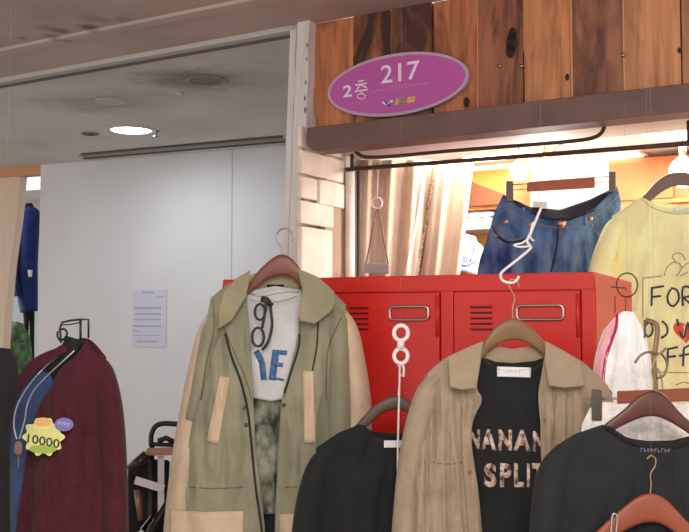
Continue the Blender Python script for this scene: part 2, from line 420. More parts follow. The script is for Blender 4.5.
# ceilings split along the shop front
c1 = MB()
c1.prism(W, [(0, 0)], 0, 0) if False else None
def slab(mb, pts, z0, z1):
    n = len(pts); p = [Vector((x, y, z0)) for x, y in pts] + [Vector((x, y, z1)) for x, y in pts]
    mb.add(p, [list(range(n)), list(range(2*n-1, n-1, -1))] + [(i, i+n, (i+1) % n + n, (i+1) % n) for i in range(n)])
def fp(u, v): q = FR.P(u, v, 0); return (q.x, q.y)
slab(c1, [(-7, -1), (6, -1), fp(4, 0), fp(-6, 0)], CZ, CZ+.08)
o = c1.build('ceiling', M['ceil_walk'], smooth=False); struct(o)
c2 = MB(); slab(c2, [fp(-7, .0), fp(.03, .0), fp(.03, 7), fp(-7, 9)], CZ, CZ+.08)
o = c2.build('ceiling', M['ceil'], smooth=False); struct(o)
IZ = 2.46
c3 = MB(); slab(c3, [fp(.03, .02), fp(4, .02), fp(4, 2.4), fp(.03, 2.4)], IZ, IZ+.06)
o = c3.build('ceiling', M['ceil_in'], smooth=False); struct(o)
# header trim of neighbouring shop
t = MB(); t.box(FR, -5, -.03, -.03, .02, CZ-.022, CZ+.0)
o = t.build('trim_1', M['trim'], smooth=False); struct(o)
t = MB(); t.box(FR, -5, -.03, .02, .03, CZ-.034, CZ+.0)
o = t.build('trim_3', M['trimdark'], smooth=False); struct(o)
# a narrow board on the walkway ceiling, parallel to the front
t = MB(); t.box(FR, -5, .6, -.42, -.36, CZ-.015, CZ+.0)
o = t.build('trim_4', M['ceil_walk'], smooth=False); struct(o)

# back wall, panelled
bu0 = BW.hit(40, 200, 0)[0]; bu1 = bu0 + 3.4
b = MB(); b.box(BW, bu0, bu1, 0, .12, 0, CZ)
o = b.build('wall_back', M['wall'], smooth=False); struct(o)
us = BW.hit(232, 200, 0)[0]
b = MB(); b.box(BW, us-.003, us+.003, -.002, .0, 0, CZ); o = b.build('trim_5', M['seam'], smooth=False); struct(o)
# curtain rail groove on the ceiling near back wall
def ceil_bar(x0, y0, x1, y1, wd, z, name, m):
    a = ray(x0, y0); b_ = ray(x1, y1); A = a*((CZ-EYE)/a.z); B = b_*((CZ-EYE)/b_.z)
    A = Vector((A.x, A.y, 0)); B = Vector((B.x, B.y, 0)); d = (B-A).normalized(); n = Vector((-d.y, d.x, 0))*wd/2
    mb = MB(); slab(mb, [(A+n)[:2], (B+n)[:2], (B-n)[:2], (A-n)[:2]], CZ-z, CZ-.001)
    o = mb.build(name, m, smooth=False); struct(o); return o
ceil_bar(82, 156, 284, 138.5, .10, .006, 'trim_6', mat('groove_edge', (150, 144, 138), .8))
ceil_bar(82, 153.5, 282, 135.5, .03, .012, 'trim_7', M['trimdark'])
ceil_bar(84, 157.8, 284, 140.6, .03, .012, 'trim_8', M['trimdark'])
# enclosing walls
b = MB(); b.box(FR, .0, 4, 2.4, 2.5, 0, CZ); o = b.build('wall_shop_back', M['wallshop'], smooth=False); struct(o)
b = MB(); b.box(FR, 3.6, 3.7, 0, 2.4, 0, CZ); o = b.build('wall_shop_right', M['wallshop'], smooth=False); struct(o)
b = MB(); b.box(FR, -.05, .03, .25, 2.4, 0, CZ); o = b.build('wall_partition', M['wall'], smooth=False); struct(o)

# doorway into the next room at far left
DW = Frame(tuple(BW.P(bu0, .6, 0)), 23.4)
# orange header beam and beige partition strip
b = MB(); b.box(BW, bu0-2.5, bu0-.002, .0, .10, CZ-.075, CZ-.001); o = b.build('trim_9', M['doorframe'], smooth=False); struct(o)
ua = BW.hit(20, 220, .02)[0]
b = MB(); b.prism(BW, [(bu0-2.5, 0), (BW.hit(6, 330, .02)[0]-.1, 0), (BW.hit(5, 320, .02)[0], BW.hit(5, 320, .02)[1]), (BW.hit(10, 265, .02)[0], BW.hit(10, 265, .02)[1]), (BW.hit(17, 216, .02)[0], BW.hit(17, 216, .02)[1]), (BW.hit(20.5, 175, .02)[0], CZ-.076), (bu0-2.5, CZ-.076)], .02, .10); o = b.build('wall_left', M['beigewall'], smooth=False); struct(o)
b = MB(); b.box(BW, bu0-3, bu0+1.5, 2.6, 2.7, 0, CZ); o = b.build('wall_far', mat('far_grey_wall', (176, 186, 190), .8), smooth=False); struct(o)
LBF = Frame(tuple(S(30, 300, 8.5).to_2d())+(0,), 23.4)
lb = MB().box(LBF, -.6, .6, 0, .06, LBF.hit(30, 189, 0)[1], LBF.hit(30, 173, 0)[1]); o = lb.build('light_box', M['window'], smooth=False)
tag(o, 'glowing white light box high up behind the doorway at far left', 'light')

# ------------------------------------------------------------------ post
pu = lambda px, py: FR.hit(px, py, -.05)
def lean_bar(pxt0, pxt1, yt, pxb0, pxb1, yb, v0, v1, name, m, zt=None):
    a = FR.hit(pxt0, yt, v0); b_ = FR.hit(pxt1, yt, v0); c = FR.hit(pxb0, yb, v0); d = FR.hit(pxb1, yb, v0)
    n = 24; mb = MB()
    def at(t):
        z = (1-t)*(zt or CZ); tt = (a[1]-z)/(a[1]-c[1])
        return a[0]+(c[0]-a[0])*tt, b_[0]+(d[0]-b_[0])*tt, z
    L = [at(i/n) for i in range(n+1)]
    pts = [(l+.002*noise.noise(Vector((z*9, 1, 2))), z) for l, r_, z in L] + [(r_+.006*noise.noise(Vector((z*7, 5, 2))), z) for l, r_, z in reversed(L)]
    mb.prism(FR, pts, v0, v1)
    o = mb.build(name, m, smooth=False); struct(o); return o
lean_bar(297.5, 309.5, 20, 289, 303, 235, -.05, .07, 'trim_10', M['post'])
lean_bar(290.5, 296.8, 20, 283, 288.6, 235, -.03, .05, 'trim_11', M['post'])
ch = MB(); random.seed(3)
for k in range(16):
    z = CZ - .08 - k*.075 + random.uniform(-.02, .02); py = 325-(z-EYE)/4.25*1000
    px = 309.5-(py-20)*.0315 - random.uniform(1.0, 2.2)
    u, zz = FR.hit(px, py, -.052); s_ = random.uniform(.006, .018)
    ch.prism(FR, [(u-s_*.25, zz-s_), (u+s_*.2, zz-s_*.8), (u+s_*.3, zz+s_*.5), (u, zz+s_), (u-s_*.35, zz+s_*.2)], -.0525, -.049)
o = ch.build('trim_12', M['chip'], smooth=False); struct(o)

# brick jamb
JU = .035
b = MB(); b.box(FR, -.04, JU-.004, .072, .25, 0, CZ-.4); o = b.build('wall_jamb', M['mortar'], smooth=False); struct(o)
b = MB()
def brick(x0, y0, x1, y1, up=.0):
    va, z1 = FR.hit_u(x0, y0, JU); vb, _ = FR.hit_u(x1, y0, JU); _, z0 = FR.hit_u(x0, y1, JU)
    b.box(FR, JU-.02, JU+up, va, vb, z0, z1)
yc = [(126, 149), (151, 173), (175.5, 197.5), (200, 222), (225, 300)]
brick(301, 125, 343, 146.5, .0); brick(301, 149, 343.5, 173, .004); brick(301, 175.5, 317, 197.5, .002); brick(319, 179, 344, 204, .006)
brick(301, 200, 334, 223, .0); brick(301, 226, 332, 300, .004)
for z in range(12):
    zb = 1.6 - .11*z
    b.box(FR, JU-.02, JU+.002, .075+(z % 2)*.06, .24, zb, zb+.1)
o = b.build('wall_brick', M['brick'], smooth=False, bevel=.006); struct(o)
b = MB(); v0 = FR.hit_u(336, 200, JU)[0]; b.tube([FR.P(JU+.02, .24, 0), FR.P(JU+.02, .24, 2.28)], .022, 12)
o = b.build('trim_13', M['brick']); struct(o)
b = MB(); b.tube([FR.P(JU+.055, .26, 0), FR.P(JU+.05, .26, 2.30)], .007, 8)
o = b.build('trim_14', M['pipe']); struct(o)

# ------------------------------------------------------------------ plank fascia
edges = [313.5, 354, 392, 434, 478.5, 525, 572.5, 625, 683, 740, 800, 860]
conf0 = [((190, 112, 74), (104, 60, 40), .15), ((158, 92, 60), (62, 40, 34), .75), ((150, 88, 60), (72, 46, 40), .6), ((182, 106, 72), (96, 54, 42), .3),
        ((150, 90, 66), (70, 44, 38), .55), ((190, 120, 80), (110, 64, 44), .2), ((150, 94, 70), (84, 54, 48), .6), ((198, 128, 88), (130, 80, 54), .12),
        ((190, 124, 88), (110, 70, 50), .3), ((160, 100, 70), (80, 50, 40), .5), ((190, 120, 80), (110, 64, 44), .2)]
conf = conf0
zb0 = FR.hit(500, 107, 0)[1] - .03
pl = MB(); pm = []
for i in range(len(edges)-1):
    u0 = FR.hit(edges[i], 60, 0)[0]; u1 = FR.hit(edges[i+1], 60, 0)[0]
    cc_ = conf[i]; m = plank_mat(i, [min(255, c*k_) for c, k_ in zip(cc_[0], (1.14, 1.22, 1.26))], [c*1.15 for c in cc_[1]], cc_[2], off=i*3.7); pm.append(m); pl.cur = i
    dv = .004*((i*37) % 3)
    if i == 0: pl.prism(FR, [(u0+.045, zb0), (u1-.0045, zb0), (u1-.0045, CZ-.001), (u0, CZ-.001), (u0, zb0+.13)], -.0-dv, .025)
    else: pl.box(FR, u0, u1-.007, -dv, .025, zb0, CZ-.001)
o = pl.build('wall_fascia', pm, smooth=False); struct(o)
b = MB(); b.box(FR, .0, 3, .026, .032, zb0, CZ)
o = b.build('wall_fascia_backing', M['shelfwood'], smooth=False); struct(o)
b = MB()  # near-flush strips, coloured as light showing between the planks
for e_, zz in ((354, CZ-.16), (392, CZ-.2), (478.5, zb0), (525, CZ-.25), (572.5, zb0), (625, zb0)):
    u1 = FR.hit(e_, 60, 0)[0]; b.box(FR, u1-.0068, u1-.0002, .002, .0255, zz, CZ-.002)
o = b.build('trim_15', M['gap_glow'], smooth=False); struct(o)
# knots, dark screws
kn = MB()
for (x, y, r_) in ((511, 42, .022), (510, 50, .018), (512, 34, .016), (466, 102, .012), (567, 77, .008), (679, 50, .006), (334, 100, .006)):
    u, z = FR.hit(x, y, -.012)
    kn.prism(FR, [(u+math.cos(a*.628)*r_, z+math.sin(a*.628)*r_*1.7) for a in range(10)], -.0095, -.007)
o = kn.build('trim_16', mat('wood_knot', (52, 34, 28), .8, var=.2, vscale=40), smooth=False); struct(o)
for k, (x, y) in enumerate(((500, 66), (522, 66), (623, 55))):
    u, z = FR.hit(x, y, -.012); mb = MB(); mb.tube([FR.P(u, -.018, z), FR.P(u, -.008, z)], .007, 10)
    o = mb.build('screw', M['steel']); tag(o, ['silver screw head left of the dark plank knot, nearer the purple sign', 'silver screw head at the right edge of the knotty dark plank', 'silver screw head far right on the plank joint above the beam'][k], 'screw', 'screws in the plank fascia')

# beam
zt = FR.hit(500, 105, -.12)[1]; zb = FR.hit(500, 131, -.12)[1]
ub0 = FR.hit(306, 140, -.12)[0]
b = MB(); b.prism(FR, [(ub0, zb+.03), (ub0+.035, zb), (3, zb), (3, zt), (ub0+.004, zt)], -.12, .0)
o = b.build('beam', M['beam'], smooth=False, bevel=.004); struct(o); o.name = 'trim_17'
b = MB(); b.box(FR, .05, 3.2, .034, .40, zb+.036, zb+.07); b.box(FR, .05, 3.2, .034, .06, zb+.036, IZ+.06)
o = b.build('trim_18', mat('grey_soffit', (206, 196, 196), .7), smooth=False); struct(o)

# ------------------------------------------------------------------ sign
u, z = FR.hit(398, 84, -.03)
uL = FR.hit(327.5, 96, -.03)[0]; uR = FR.hit(468.5, 75, -.03)[0]; uc = (uL+uR)/2; ra = (uR-uL)/2
zT = FR.hit(uc and 405, 52, -.03)[1]; zB = FR.hit(392, 116, -.03)[1]; zc = (zT+zB)/2 ; rb = (zT-zB)/2
sg = thing('shop_sign', FR.P(uc, -.02, zc), 'oval purple shop sign reading 217, screwed to wooden planks', 'sign')
def ell(a_, b_, n=64): return [(uc+a_*math.cos(2*math.pi*i/n), zc+b_*math.sin(2*math.pi*i/n)) for i in range(n)]
MB().prism(FR, ell(ra, rb), -.030, -.012).build('rim', M['rim'], sg, smooth=False)
MB().prism(FR, ell(ra-.014, rb-.013), -.033, -.0295).build('panel', M['sign'], sg, smooth=False)
def ftext(mb, s, px0, py0, px1, py1, v=-.0345, thick=.02, slope=None):
    """text box: lower-left pixel .. upper-right pixel on the facade"""
    u0, z0 = FR.hit(px0, py0, v); u1, z1 = FR.hit(px1, py1, v)
    vs_, fs_ = text2d(s, thick)
    mb.add([FR.P(u0+(u1-u0)*x, v, z0+(z1-z0)*y) for x, y in vs_], fs_)
m = MB(); ftext(m, '217', 381, 84, 419.5, 60.0, thick=.008); m.build('number', M['white'], sg, smooth=False, solid=.001)
m = MB(); ftext(m, '2', 343, 97.5, 352, 84.5, thick=.02)
def fstroke(mb, pts, wd, v=-.0345, th=.001):
    q = [FR.hit(x, y, v) for x, y in pts]
    for (a, b_), (c, d) in zip(q, q[1:]):
        l = math.hypot(c-a, d-b_) or 1; nx, nz = -(d-b_)/l*wd/2, (c-a)/l*wd/2; ex, ez = (c-a)/l*wd*.3, (d-b_)/l*wd*.3
        mb.prism(FR, [(a+nx-ex, b_+nz-ez), (a-nx-ex, b_-nz-ez), (c-nx+ex, d-nz+ez), (c+nx+ex, d+nz+ez)], v-th, v)
# the syllable for "floor"
fstroke(m, [(358.5, 81.5), (363.5, 80.5)], .006); fstroke(m, [(355.5, 85), (366.5, 83.3)], .006)
fstroke(m, [(361, 84.5), (357, 89)], .006); fstroke(m, [(361, 84.5), (366.5, 87.6)], .006)
fstroke(m, [(355, 91.5), (367.5, 89.6)], .006); fstroke(m, [(361.3, 90.5), (361.5, 93.5)], .006)
c_ = [(361.5+4*math.cos(a), 96.3+2.6*math.sin(a)) for a in [k*math.pi/6 for k in range(13)]]; fstroke(m, c_, .004)
m.build('floor_number', M['white'], sg, smooth=False)
m = MB(); fstroke(m, [(373, 91.5), (386, 89.5)], .003); fstroke(m, [(411, 85.5), (429, 83)], .003)
for k in range(7):
    x = 389+k*3.2; y = 88.5-k*.47; fstroke(m, [(x, y-1.6), (x+2, y-1.9), (x+.3, y+.4), (x+2.2, y+1.2)], .002)
m.build('small_lettering', mat('pale_purple_print', (206, 156, 200), .5), sg, smooth=False)
lg = MB(); cols = [(64, 70, 150), (232, 236, 246), (236, 208, 90), (120, 176, 90), (226, 130, 80), (240, 214, 120)]
lg.cur = 1; fstroke(lg, [(383, 102.5), (388, 104.5), (392, 101)], .010); lg.cur = 0; fstroke(lg, [(384, 100.5), (387, 104), (389, 106), (390.5, 102.5)], .006, v=-.0358)
for k, x in enumerate((396, 400, 404, 408, 412)):
    lg.cur = 2+k % 4; y = 101.8-(x-396)*.14; fstroke(lg, [(x, y-2.2), (x+2.4, y-2.4), (x+2.2, y+1.8), (x, y+2), (x+.1, y-.2)], .006)
lg.build('logo', [mat('logo_ink_%d' % i, c, .5) for i, c in enumerate(cols)], sg, smooth=False)

# ------------------------------------------------------------------ pipes and rods under the beam
def fr_pts(pts, v): return [FR.P(*((lambda h: (h[0], v, h[1]))(FR.hit(x, y, v)))) for x, y in pts]
b = MB(); b.tube(fr_pts(smoothline([(353, 148), (357, 153), (366, 157), (390, 156.5), (450, 151), (540, 144), (578, 140.5), (594, 137.5), (602, 132), (606, 122)], 5), .02), .0075, 10)
o = b.build('bent_pipe', M['pipe']); tag(o, 'dark bent iron pipe running under the brown beam', 'pipe')
rodA = FR.hit(352, 169, .22); rodB = FR.hit(689, 143.5, .22)
b = MB(); zr = (rodA[1]+rodB[1])/2; b.tube([FR.P(rodA[0]-.03, .22, rodA[1]), FR.P(rodB[0]+.6, .22, rodB[1]-(rodA[1]-rodB[1])*.4)], .0095, 10)
o = thing('clothes_rod', FR.P(rodA[0], .22, rodA[1]), 'straight dark clothes rod carrying the jeans and yellow shirt', 'rod')
b.build('rod', M['pipe'], o)
b = MB(); b.tube([FR.P(rodA[0], .22, rodA[1]), FR.P(rodA[0], .22, zb+.05)], .008, 8); b.build('bracket', M['pipe'], o); b = MB(); b.tube([FR.P(rodB[0], .22, rodB[1]), FR.P(rodB[0], .22, zb+.05)], .008, 8)
b.build('bracket', M['pipe'], o)

# ceiling fittings of left shop
def ceil_pt(px, py, dz=0):
    r_ = ray(px, py); t = (CZ-dz-EYE)/r_.z; return Vector((r_.x*t, r_.y*t, CZ-dz))
def disc(mb, c, r0, r1, z0, z1, n=28):
    vs_ = [c+Vector((math.cos(2*math.pi*i/n)*r, math.sin(2*math.pi*i/n)*r, z)) for (r, z) in ((r0, z0), (r1, z1)) for i in range(n)]
    mb.add(vs_, [(i, (i+1) % n, (i+1) % n+n, i+n) for i in range(n)]+[list(range(n)), [n+i for i in range(n)]])
def downlight(px, py, r_, lab, m, rm):
    c = ceil_pt(px, py, .001); t_ = thing('ceiling_light', c, lab, 'light', 'fittings in the grey ceiling')
    mb = MB()
    n = 32; prof = [(r_, 0), (r_*1.0, -.006), (r_*.84, -.008), (r_*.80, -.002)]
    vs_ = [c+Vector((math.cos(2*math.pi*i/n)*a, math.sin(2*math.pi*i/n)*a, z)) for a, z in prof for i in range(n)]
    mb.add(vs_, [(k*n+i, k*n+(i+1) % n, (k+1)*n+(i+1) % n, (k+1)*n+i) for k in range(3) for i in range(n)])
    mb.build('trim_ring', rm, t_)
    mb = MB(); disc(mb, c, r_*.8, r_*.78, -.001, -.003); mb.build('diffuser', m, t_, smooth=False)
    return t_
downlight(131, 130, .165, 'large glowing round white downlight in the grey ceiling', M['down'], M['trim'])
downlight(110, 101, .085, 'small unlit white round ceiling fitting nearer than the glowing downlight', mat('unlit_diffuser', (190, 186, 182), .6), M['trim'])
downlight(90, 133.5, .06, 'small dark recessed round ceiling fitting left of the glowing downlight', mat('dark_recess', (70, 64, 62), .6), mat('grey_ring', (130, 124, 120), .5))
downlight(206, 80, .11, 'unlit dark recessed downlight in the grey ceiling nearest the white post', mat('dark_recess_b', (88, 80, 76), .5), mat('brown_ring', (136, 126, 120), .5))
c = ceil_pt(156, 131, 0); mb = MB(); disc(mb, c, .025, .018, 0, -.01); mb.tube([c, c+Vector((0, 0, -.035))], .006, 8); disc(mb, c+Vector((0, 0, -.035)), .018, .02, 0, -.004)
o = mb.build('sprinkler', M['hookgrey']); tag(o, 'small metal sprinkler head just right of the glowing downlight', 'sprinkler')
c = ceil_pt(180, 92, 0); mb = MB(); disc(mb, c, .022, .014, 0, -.02); o = mb.build('smoke_detector', M['trim']); tag(o, 'tiny pale ceiling button below the dark recessed downlight', 'detector')

# paper notice
nt_ = thing('paper_notice', BW.P(*BW.hit(149, 320, -.004)[:1], -.004, 1.6), 'pale printed paper notice taped on the white wall', 'notice')
a = BW.hit(133, 290, -.004); d = BW.hit(166, 347, -.004)
mb = MB().box(BW, a[0], d[0], -.005, -.003, d[1], a[1]); mb.build('sheet', M['paper'], nt_, smooth=False)
mb = MB()
def bl(x0, x1, y, h=1.1):
    p = BW.hit(x0, y-h, -.0055); q = BW.hit(x1, y+h, -.0055); mb.box(BW, p[0], q[0], -.0062, -.005, q[1], p[1])
for x0, x1, y, h in ((142, 154, 292.5, .8), (157, 163, 296.5, .6), (135, 161, 308, 1.1), (135, 161, 314, .8), (134, 161, 319.5, .7), (133, 161, 326, 1.0), (133, 140, 331, .6), (133, 160, 335.5, .5), (137, 158, 341.5, 1.0)): bl(x0, x1, y, h)
mb.build('printed_lines', M['ink'], nt_, smooth=False)

# ------------------------------------------------------------------ far left: navy coat on a dress form, green garment
D = 9.0
cf = thing('dress_form', S(28, 380, D), 'dark dress form standing behind the doorway under the navy coat', 'mannequin')
loftpx('torso', cf, M['blackcloth'], [(29, 203, D, 3, .03), (29, 214, D, 6, .05), (28, 260, D, 7, .07), (28, 300, D, 7, .07), (29, 318, D, 5, .05)], A=0)
for s_ in (-1, 1):
    loftpx('leg', cf, M['blackcloth'], [(29+s_*2.5, 312, D, 3.2, .04), (29+s_*3, 345, D, 2.4, .03), (29+s_*3, 500, D, 2, .02)], A=0)
mb = MB(); disc(mb, Vector((S(29, 380, D).x, D, 0)), .2, .2, 0, .015); mb.build('base', M['black'], cf)
nc = thing('navy_coat', S(26, 305, D), 'navy blue coat seen through the doorway at far left', 'coat')
cb = loftpx('coat_body', nc, M['navy'], [(31, 207, D, 5, .05), (30, 214, D, 12, .10), (27, 225, D, 13, .13), (26, 260, D, 12, .13), (27, 290, D, 11, .13), (29, 312, D, 9, .12)], A=.03, seed=4)
loftpx('sleeve', nc, M['navy'], [(18, 218, D-.05, 4, .05), (15, 250, D-.08, 4.5, .06), (14, 275, D-.1, 4, .05), (18, 296, D-.12, 3.5, .05)], A=.01)
tb = bvh_of(cb); mb = MB(); quad_decal(mb, tb, (28, 270), (32.5, 270), (32, 277), (28.5, 277), nu=4, nv=4, dflt=D-.1); mb.build('pocket_square', M['label'], nc, solid=.004)
D2 = 8.5
gb = loftpx('green_shrub', None, M['green'], [(18, 322, D2, 5, .08), (16, 332, D2, 12, .12), (17, 350, D2, 15, .14), (18, 380, D2, 15, .14), (18, 460, D2, 15, .14), (18, 512, D2, 14, .14)], A=.06, seed=8)
tag(gb, 'soft green clothing pile standing under the navy coat', 'clothes')
gb.name = 'clothing_pile'

# ------------------------------------------------------------------ lockers
uEL = LK.hit(222.5, 300, 0)[0]
zt_ = LK.hit(590, 271.8, 0)[1]
lk = thing('locker', LK.P(uEL/2, .35, 0), 'bright red steel locker cabinet with vented doors and card holders', 'locker')
mb = MB(); LD = .75
mb.box(LK, uEL, 0, .016, LD, .0, zt_); mb.box(LK, uEL, 0, .0, .016, zt_-.048, zt_)
mb.box(LK, uEL, 0, .0, .016, 0, .09)
dpx = [(226, 310), (327, 439.5), (454, 580)]
dz1 = zt_-.052
prev = uEL; D_ = []
for a, b_ in dpx:
    u0 = LK.hit(a, 300, 0)[0]; u1 = LK.hit(b_, 300, 0)[0]; D_.append((u0, u1))
    mb.box(LK, prev, u0-.003, 0, .016, .09, zt_-.048); prev = u1+.003
mb.box(LK, prev, 0, 0, .016, .09, zt_-.048)
mb.build('body', M['locker'], lk, smooth=False, bevel=.003)
for i, (u0, u1) in enumerate(D_):
    dd = MB().box(LK, u0, u1, -.004, .014, .10, dz1).build('door', M['locker'], lk, smooth=False, bevel=.003)
    v_ = MB(); lv = MB()
    vx = [(238, 258), (349.5, 368.5), (470.5, 492)][i]
    ua_, _ = LK.hit(vx[0], 310, -.005); ub_, _ = LK.hit(vx[1], 310, -.005)
    zt2 = LK.hit(480, 306.5, -.005)[1]
    for k in range(5):
        z = zt2 - k*.0165
        v_.box(LK, ua_, ub_, -.006, -.0035, z-.0055, z)
        lv.prism(LK, [(ua_-.002, z+.004), (ub_+.002, z+.004), (ub_, z), (ua_, z)], -.012, -.003)
    v_.build('vent', M['vent'], dd, smooth=False); lv.build('louver', M['locker'], dd, smooth=False, bevel=.001)
    hx = [(268, 300), (390, 428.5), (517, 563.5)][i]
    ua_, _ = LK.hit(hx[0], 312, -.008); ub_, _ = LK.hit(hx[1], 312, -.008); zh = LK.hit(540, 312.5, -.008)[1]; hh = .0205
    pts = []
    for (cx_, cz_, a0) in ((ub_-.012, zh+hh-.012, 0), (ua_+.012, zh+hh-.012, 90), (ua_+.012, zh-hh+.012, 180), (ub_-.012, zh-hh+.012, 270)):
        for k in range(5): an = R(a0+k*22.5); pts.append(LK.P(cx_+.012*math.cos(an), -.010, cz_+.012*math.sin(an)))
    MB().tube(pts, .0042, 8, closed=True).build('card_holder', M['steel'], dd)
    MB().box(LK, ua_+.006, ub_-.006, -.006, -.0035, zh-hh+.006, zh+hh-.006).build('card', mat('card_slot_red', (196, 48, 40), .5), dd, smooth=False)
    MB().tube([LK.P(u1-.006, -.006, dz1-.01), LK.P(u1-.006, -.006, dz1-.135)], .005, 8).build('hinge', M['locker'], dd)
    MB().tube([LK.P(u1-.006, -.006, .35), LK.P(u1-.006, -.006, .22)], .005, 8).build('hinge', M['locker'], dd)
    MB().box(LK, u0+.02, u0+.045, -.02, -.003, .95, 1.08).build('handle', M['steel'], dd, smooth=False, bevel=.004)

# ------------------------------------------------------------------ shop interior
def lamp_panel(px, py, w_, l_, lab):
    r_ = ray(px, py); t = (IZ-.012-EYE)/r_.z; c = Vector((r_.x*t, r_.y*t, IZ-.012))
    fu = (c-FR.o).dot(FR.U); fv = (c-FR.o).dot(FR.V)
    t_ = thing('ceiling_lamp', c, lab, 'light', 'lamps on the clothes shop ceiling')
    MB().box(FR, fu-w_/2-.02, fu+w_/2+.02, fv-l_/2-.02, fv+l_/2+.02, IZ-.012, IZ-.001).build('housing', M['label'], t_, smooth=False)
    MB().box(FR, fu-w_/2, fu+w_/2, fv-l_/2, fv+l_/2, IZ-.016, IZ-.0125).build('diffuser', M['glow'], t_, smooth=False)
lamp_panel(508, 156, .42, .16, 'flat white ceiling lamp glowing above the jeans')
lamp_panel(672, 134, .22, .3, 'flat white ceiling lamp glowing above the yellow shirt')
lamp_panel(590, 158, .5, .14, 'flat white ceiling lamp at the back between the other two')
light('shop_light', 'AREA', tuple(FR.P(.9, .8, IZ-.05)), 42, (1, .93, .84), 1.2, (0, 0, -R(30)), .8)
light('shop_light', 'AREA', tuple(FR.P(2.2, .9, IZ-.05)), 26, (1, .93, .84), .8, (0, 0, -R(30)), .8)
for k, (x, y, d) in enumerate(((519, 171, 4.6), (545, 168, 4.7), (683, 172, 4.3))):
    t_ = thing('pendant_bulb', S(x, y, d), ['warm glass pendant bulb left of the trouser hanger bar', 'warm glass pendant bulb right behind the trouser hanger bar', 'warm glass pendant bulb behind the yellow shirt hanger'][k], 'bulb', 'warm pendant bulbs in the shop')
    mb = MB(); c = S(x, y, d); r_ = (.042, .042, .06)[k]; n = 20; vs_ = []
    for j in range(1, 14):
        th = math.pi*j/14; rr = r_*math.sin(th)*(1 if th > 1.3 else .75+.25*th/1.3)
        vs_ += [c+Vector((rr*math.cos(2*math.pi*i/n), rr*math.sin(2*math.pi*i/n), r_*math.cos(th)*1.15)) for i in range(n)]
    mb.add(vs_, [(j*n+i, j*n+(i+1) % n, (j+1)*n+(i+1) % n, (j+1)*n+i) for j in range(12) for i in range(n)]+[list(range(n)), [12*n+i for i in range(n)]])
    mb.build('globe', M['bulb'], t_)
    MB().tube([c+Vector((0, 0, r_*1.05)), c+Vector((0, 0, r_*1.05+.05))], .016, 12).build('socket', M['copper'], t_)
    MB().tube([c+Vector((0, 0, r_*1.05+.04)), Vector((c.x, c.y, IZ))], .003, 6).build('cable', M['black'], t_)
    light('bulb_light', 'POINT', tuple(c+Vector((0, -.09, -.03))), .7, (1, .86, .68), .05)

light('shop_light', 'POINT', tuple(FR.P(.85, .55, 2.28)), 9, (1, .94, .87), .08)  # added fill without a fitting, brightens the jamb bricks
light('shop_light', 'POINT', tuple(FR.P(.45, 1.75, 1.95)), 24, (1, .95, .88), .08)  # added fill without a fitting, whitens the back wall between shelf and cabinet
# wooden shelf unit behind, left of jeans
d = 5.1
SH = Frame(tuple(S(455, 325, d).to_2d()) + (0,), 30.4)
sx = lambda px: SH.hit(px, 300, 0)[0]
sz = lambda py: SH.hit(480, py, 0)[1]
t_ = thing('wall_shelf', SH.P(0, 0, 0), 'wooden shelf unit at the back of the shop, left of the jeans', 'shelf')
MB().box(SH, sx(440), sx(508), .32, .34, 0, sz(160)).build('back_panel', M['yellowwall'], t_, smooth=False)
mb = MB(); ub_ = sx(470)
mb.prism(SH, [(ub_, sz(180)), (sx(506), sz(196)), (sx(506), sz(206)), (ub_, sz(206))], -.02, .0); mb.build('brace', mat('dark_brace_wood', (120, 72, 44), .6), t_, smooth=False)
for yy, mm in ((205, 'shelfwood'), (224, 'whitebar'), (274, 'shelfwood'), (400, 'shelfwood')):
    MB().box(SH, sx(440), sx(508), 0, .32, sz(yy+5), sz(yy)).build('board', M[mm], t_, smooth=False)
for xx in (441, 507): MB().box(SH, sx(xx)-.01, sx(xx)+.01, 0, .32, 0, sz(178)).build('upright', M['shelfwood'], t_, smooth=False)
# folded clothes on the boards
def folded(x0, x1, yb_, hts, mats_, lab, grp):
    z = sz(yb_); k = 0
    for h, mm in zip(hts, mats_):
        mb = MB(); u0 = sx(x0); u1 = sx(x1); n = 14; pts = []
        for i in range(n):
            a = 2*math.pi*i/n; c, s_ = math.cos(a), math.sin(a)
            pts.append(((u0+u1)/2+(u1-u0)/2*math.copysign(abs(c)**.4, c), z+h/2+h/2*math.copysign(abs(s_)**.6, s_)))
        mb.prism(SH, pts, .01+.01*k, .26); o = mb.build('folded_garment', M[mm], smooth=False, bevel=.006)
        tag(o, lab[k], 'clothes', grp); z += h+.001; k += 1
folded(463, 493, 224, (.035, .03, .03), ('greygar', 'bluegar', 'greygar'), ['grey folded garment lying on the white shelf board, lowest of its stack', 'pale blue folded garment in the middle of the stack on the white board', 'grey folded garment on top of the stack on the white board'], 'folded clothes behind the jeans')
# rumpled pale blue shirts
for k, (pts, mm, lab) in enumerate((
    ([(466, 234, 5.0, 10, .03), (464, 245, 5.0, 16, .06), (468, 262, 5.0, 20, .07), (466, 272, 5.0, 20, .07)], 'bluegar', 'pale blue striped shirts bunched between curtain and jeans'),)):
    o = loftpx('folded_shirt', None, M[mm], pts, A=.07, seed=5+k); tag(o, lab, 'shirt')
bv = bvh_of(o); mb = MB(); stroke(mb, bv, [(455, 240), (462, 252), (458, 264)], 1.4, dflt=4.95); stroke(mb, bv, [(468, 236), (474, 247), (470, 262)], 1.2, dflt=4.95); stroke(mb, bv, [(456, 262), (466, 266), (476, 261)], 1.5, dflt=4.95)
mb.build('stripe', mat('blue_stripe', (74, 92, 150), .9), o, solid=.002)
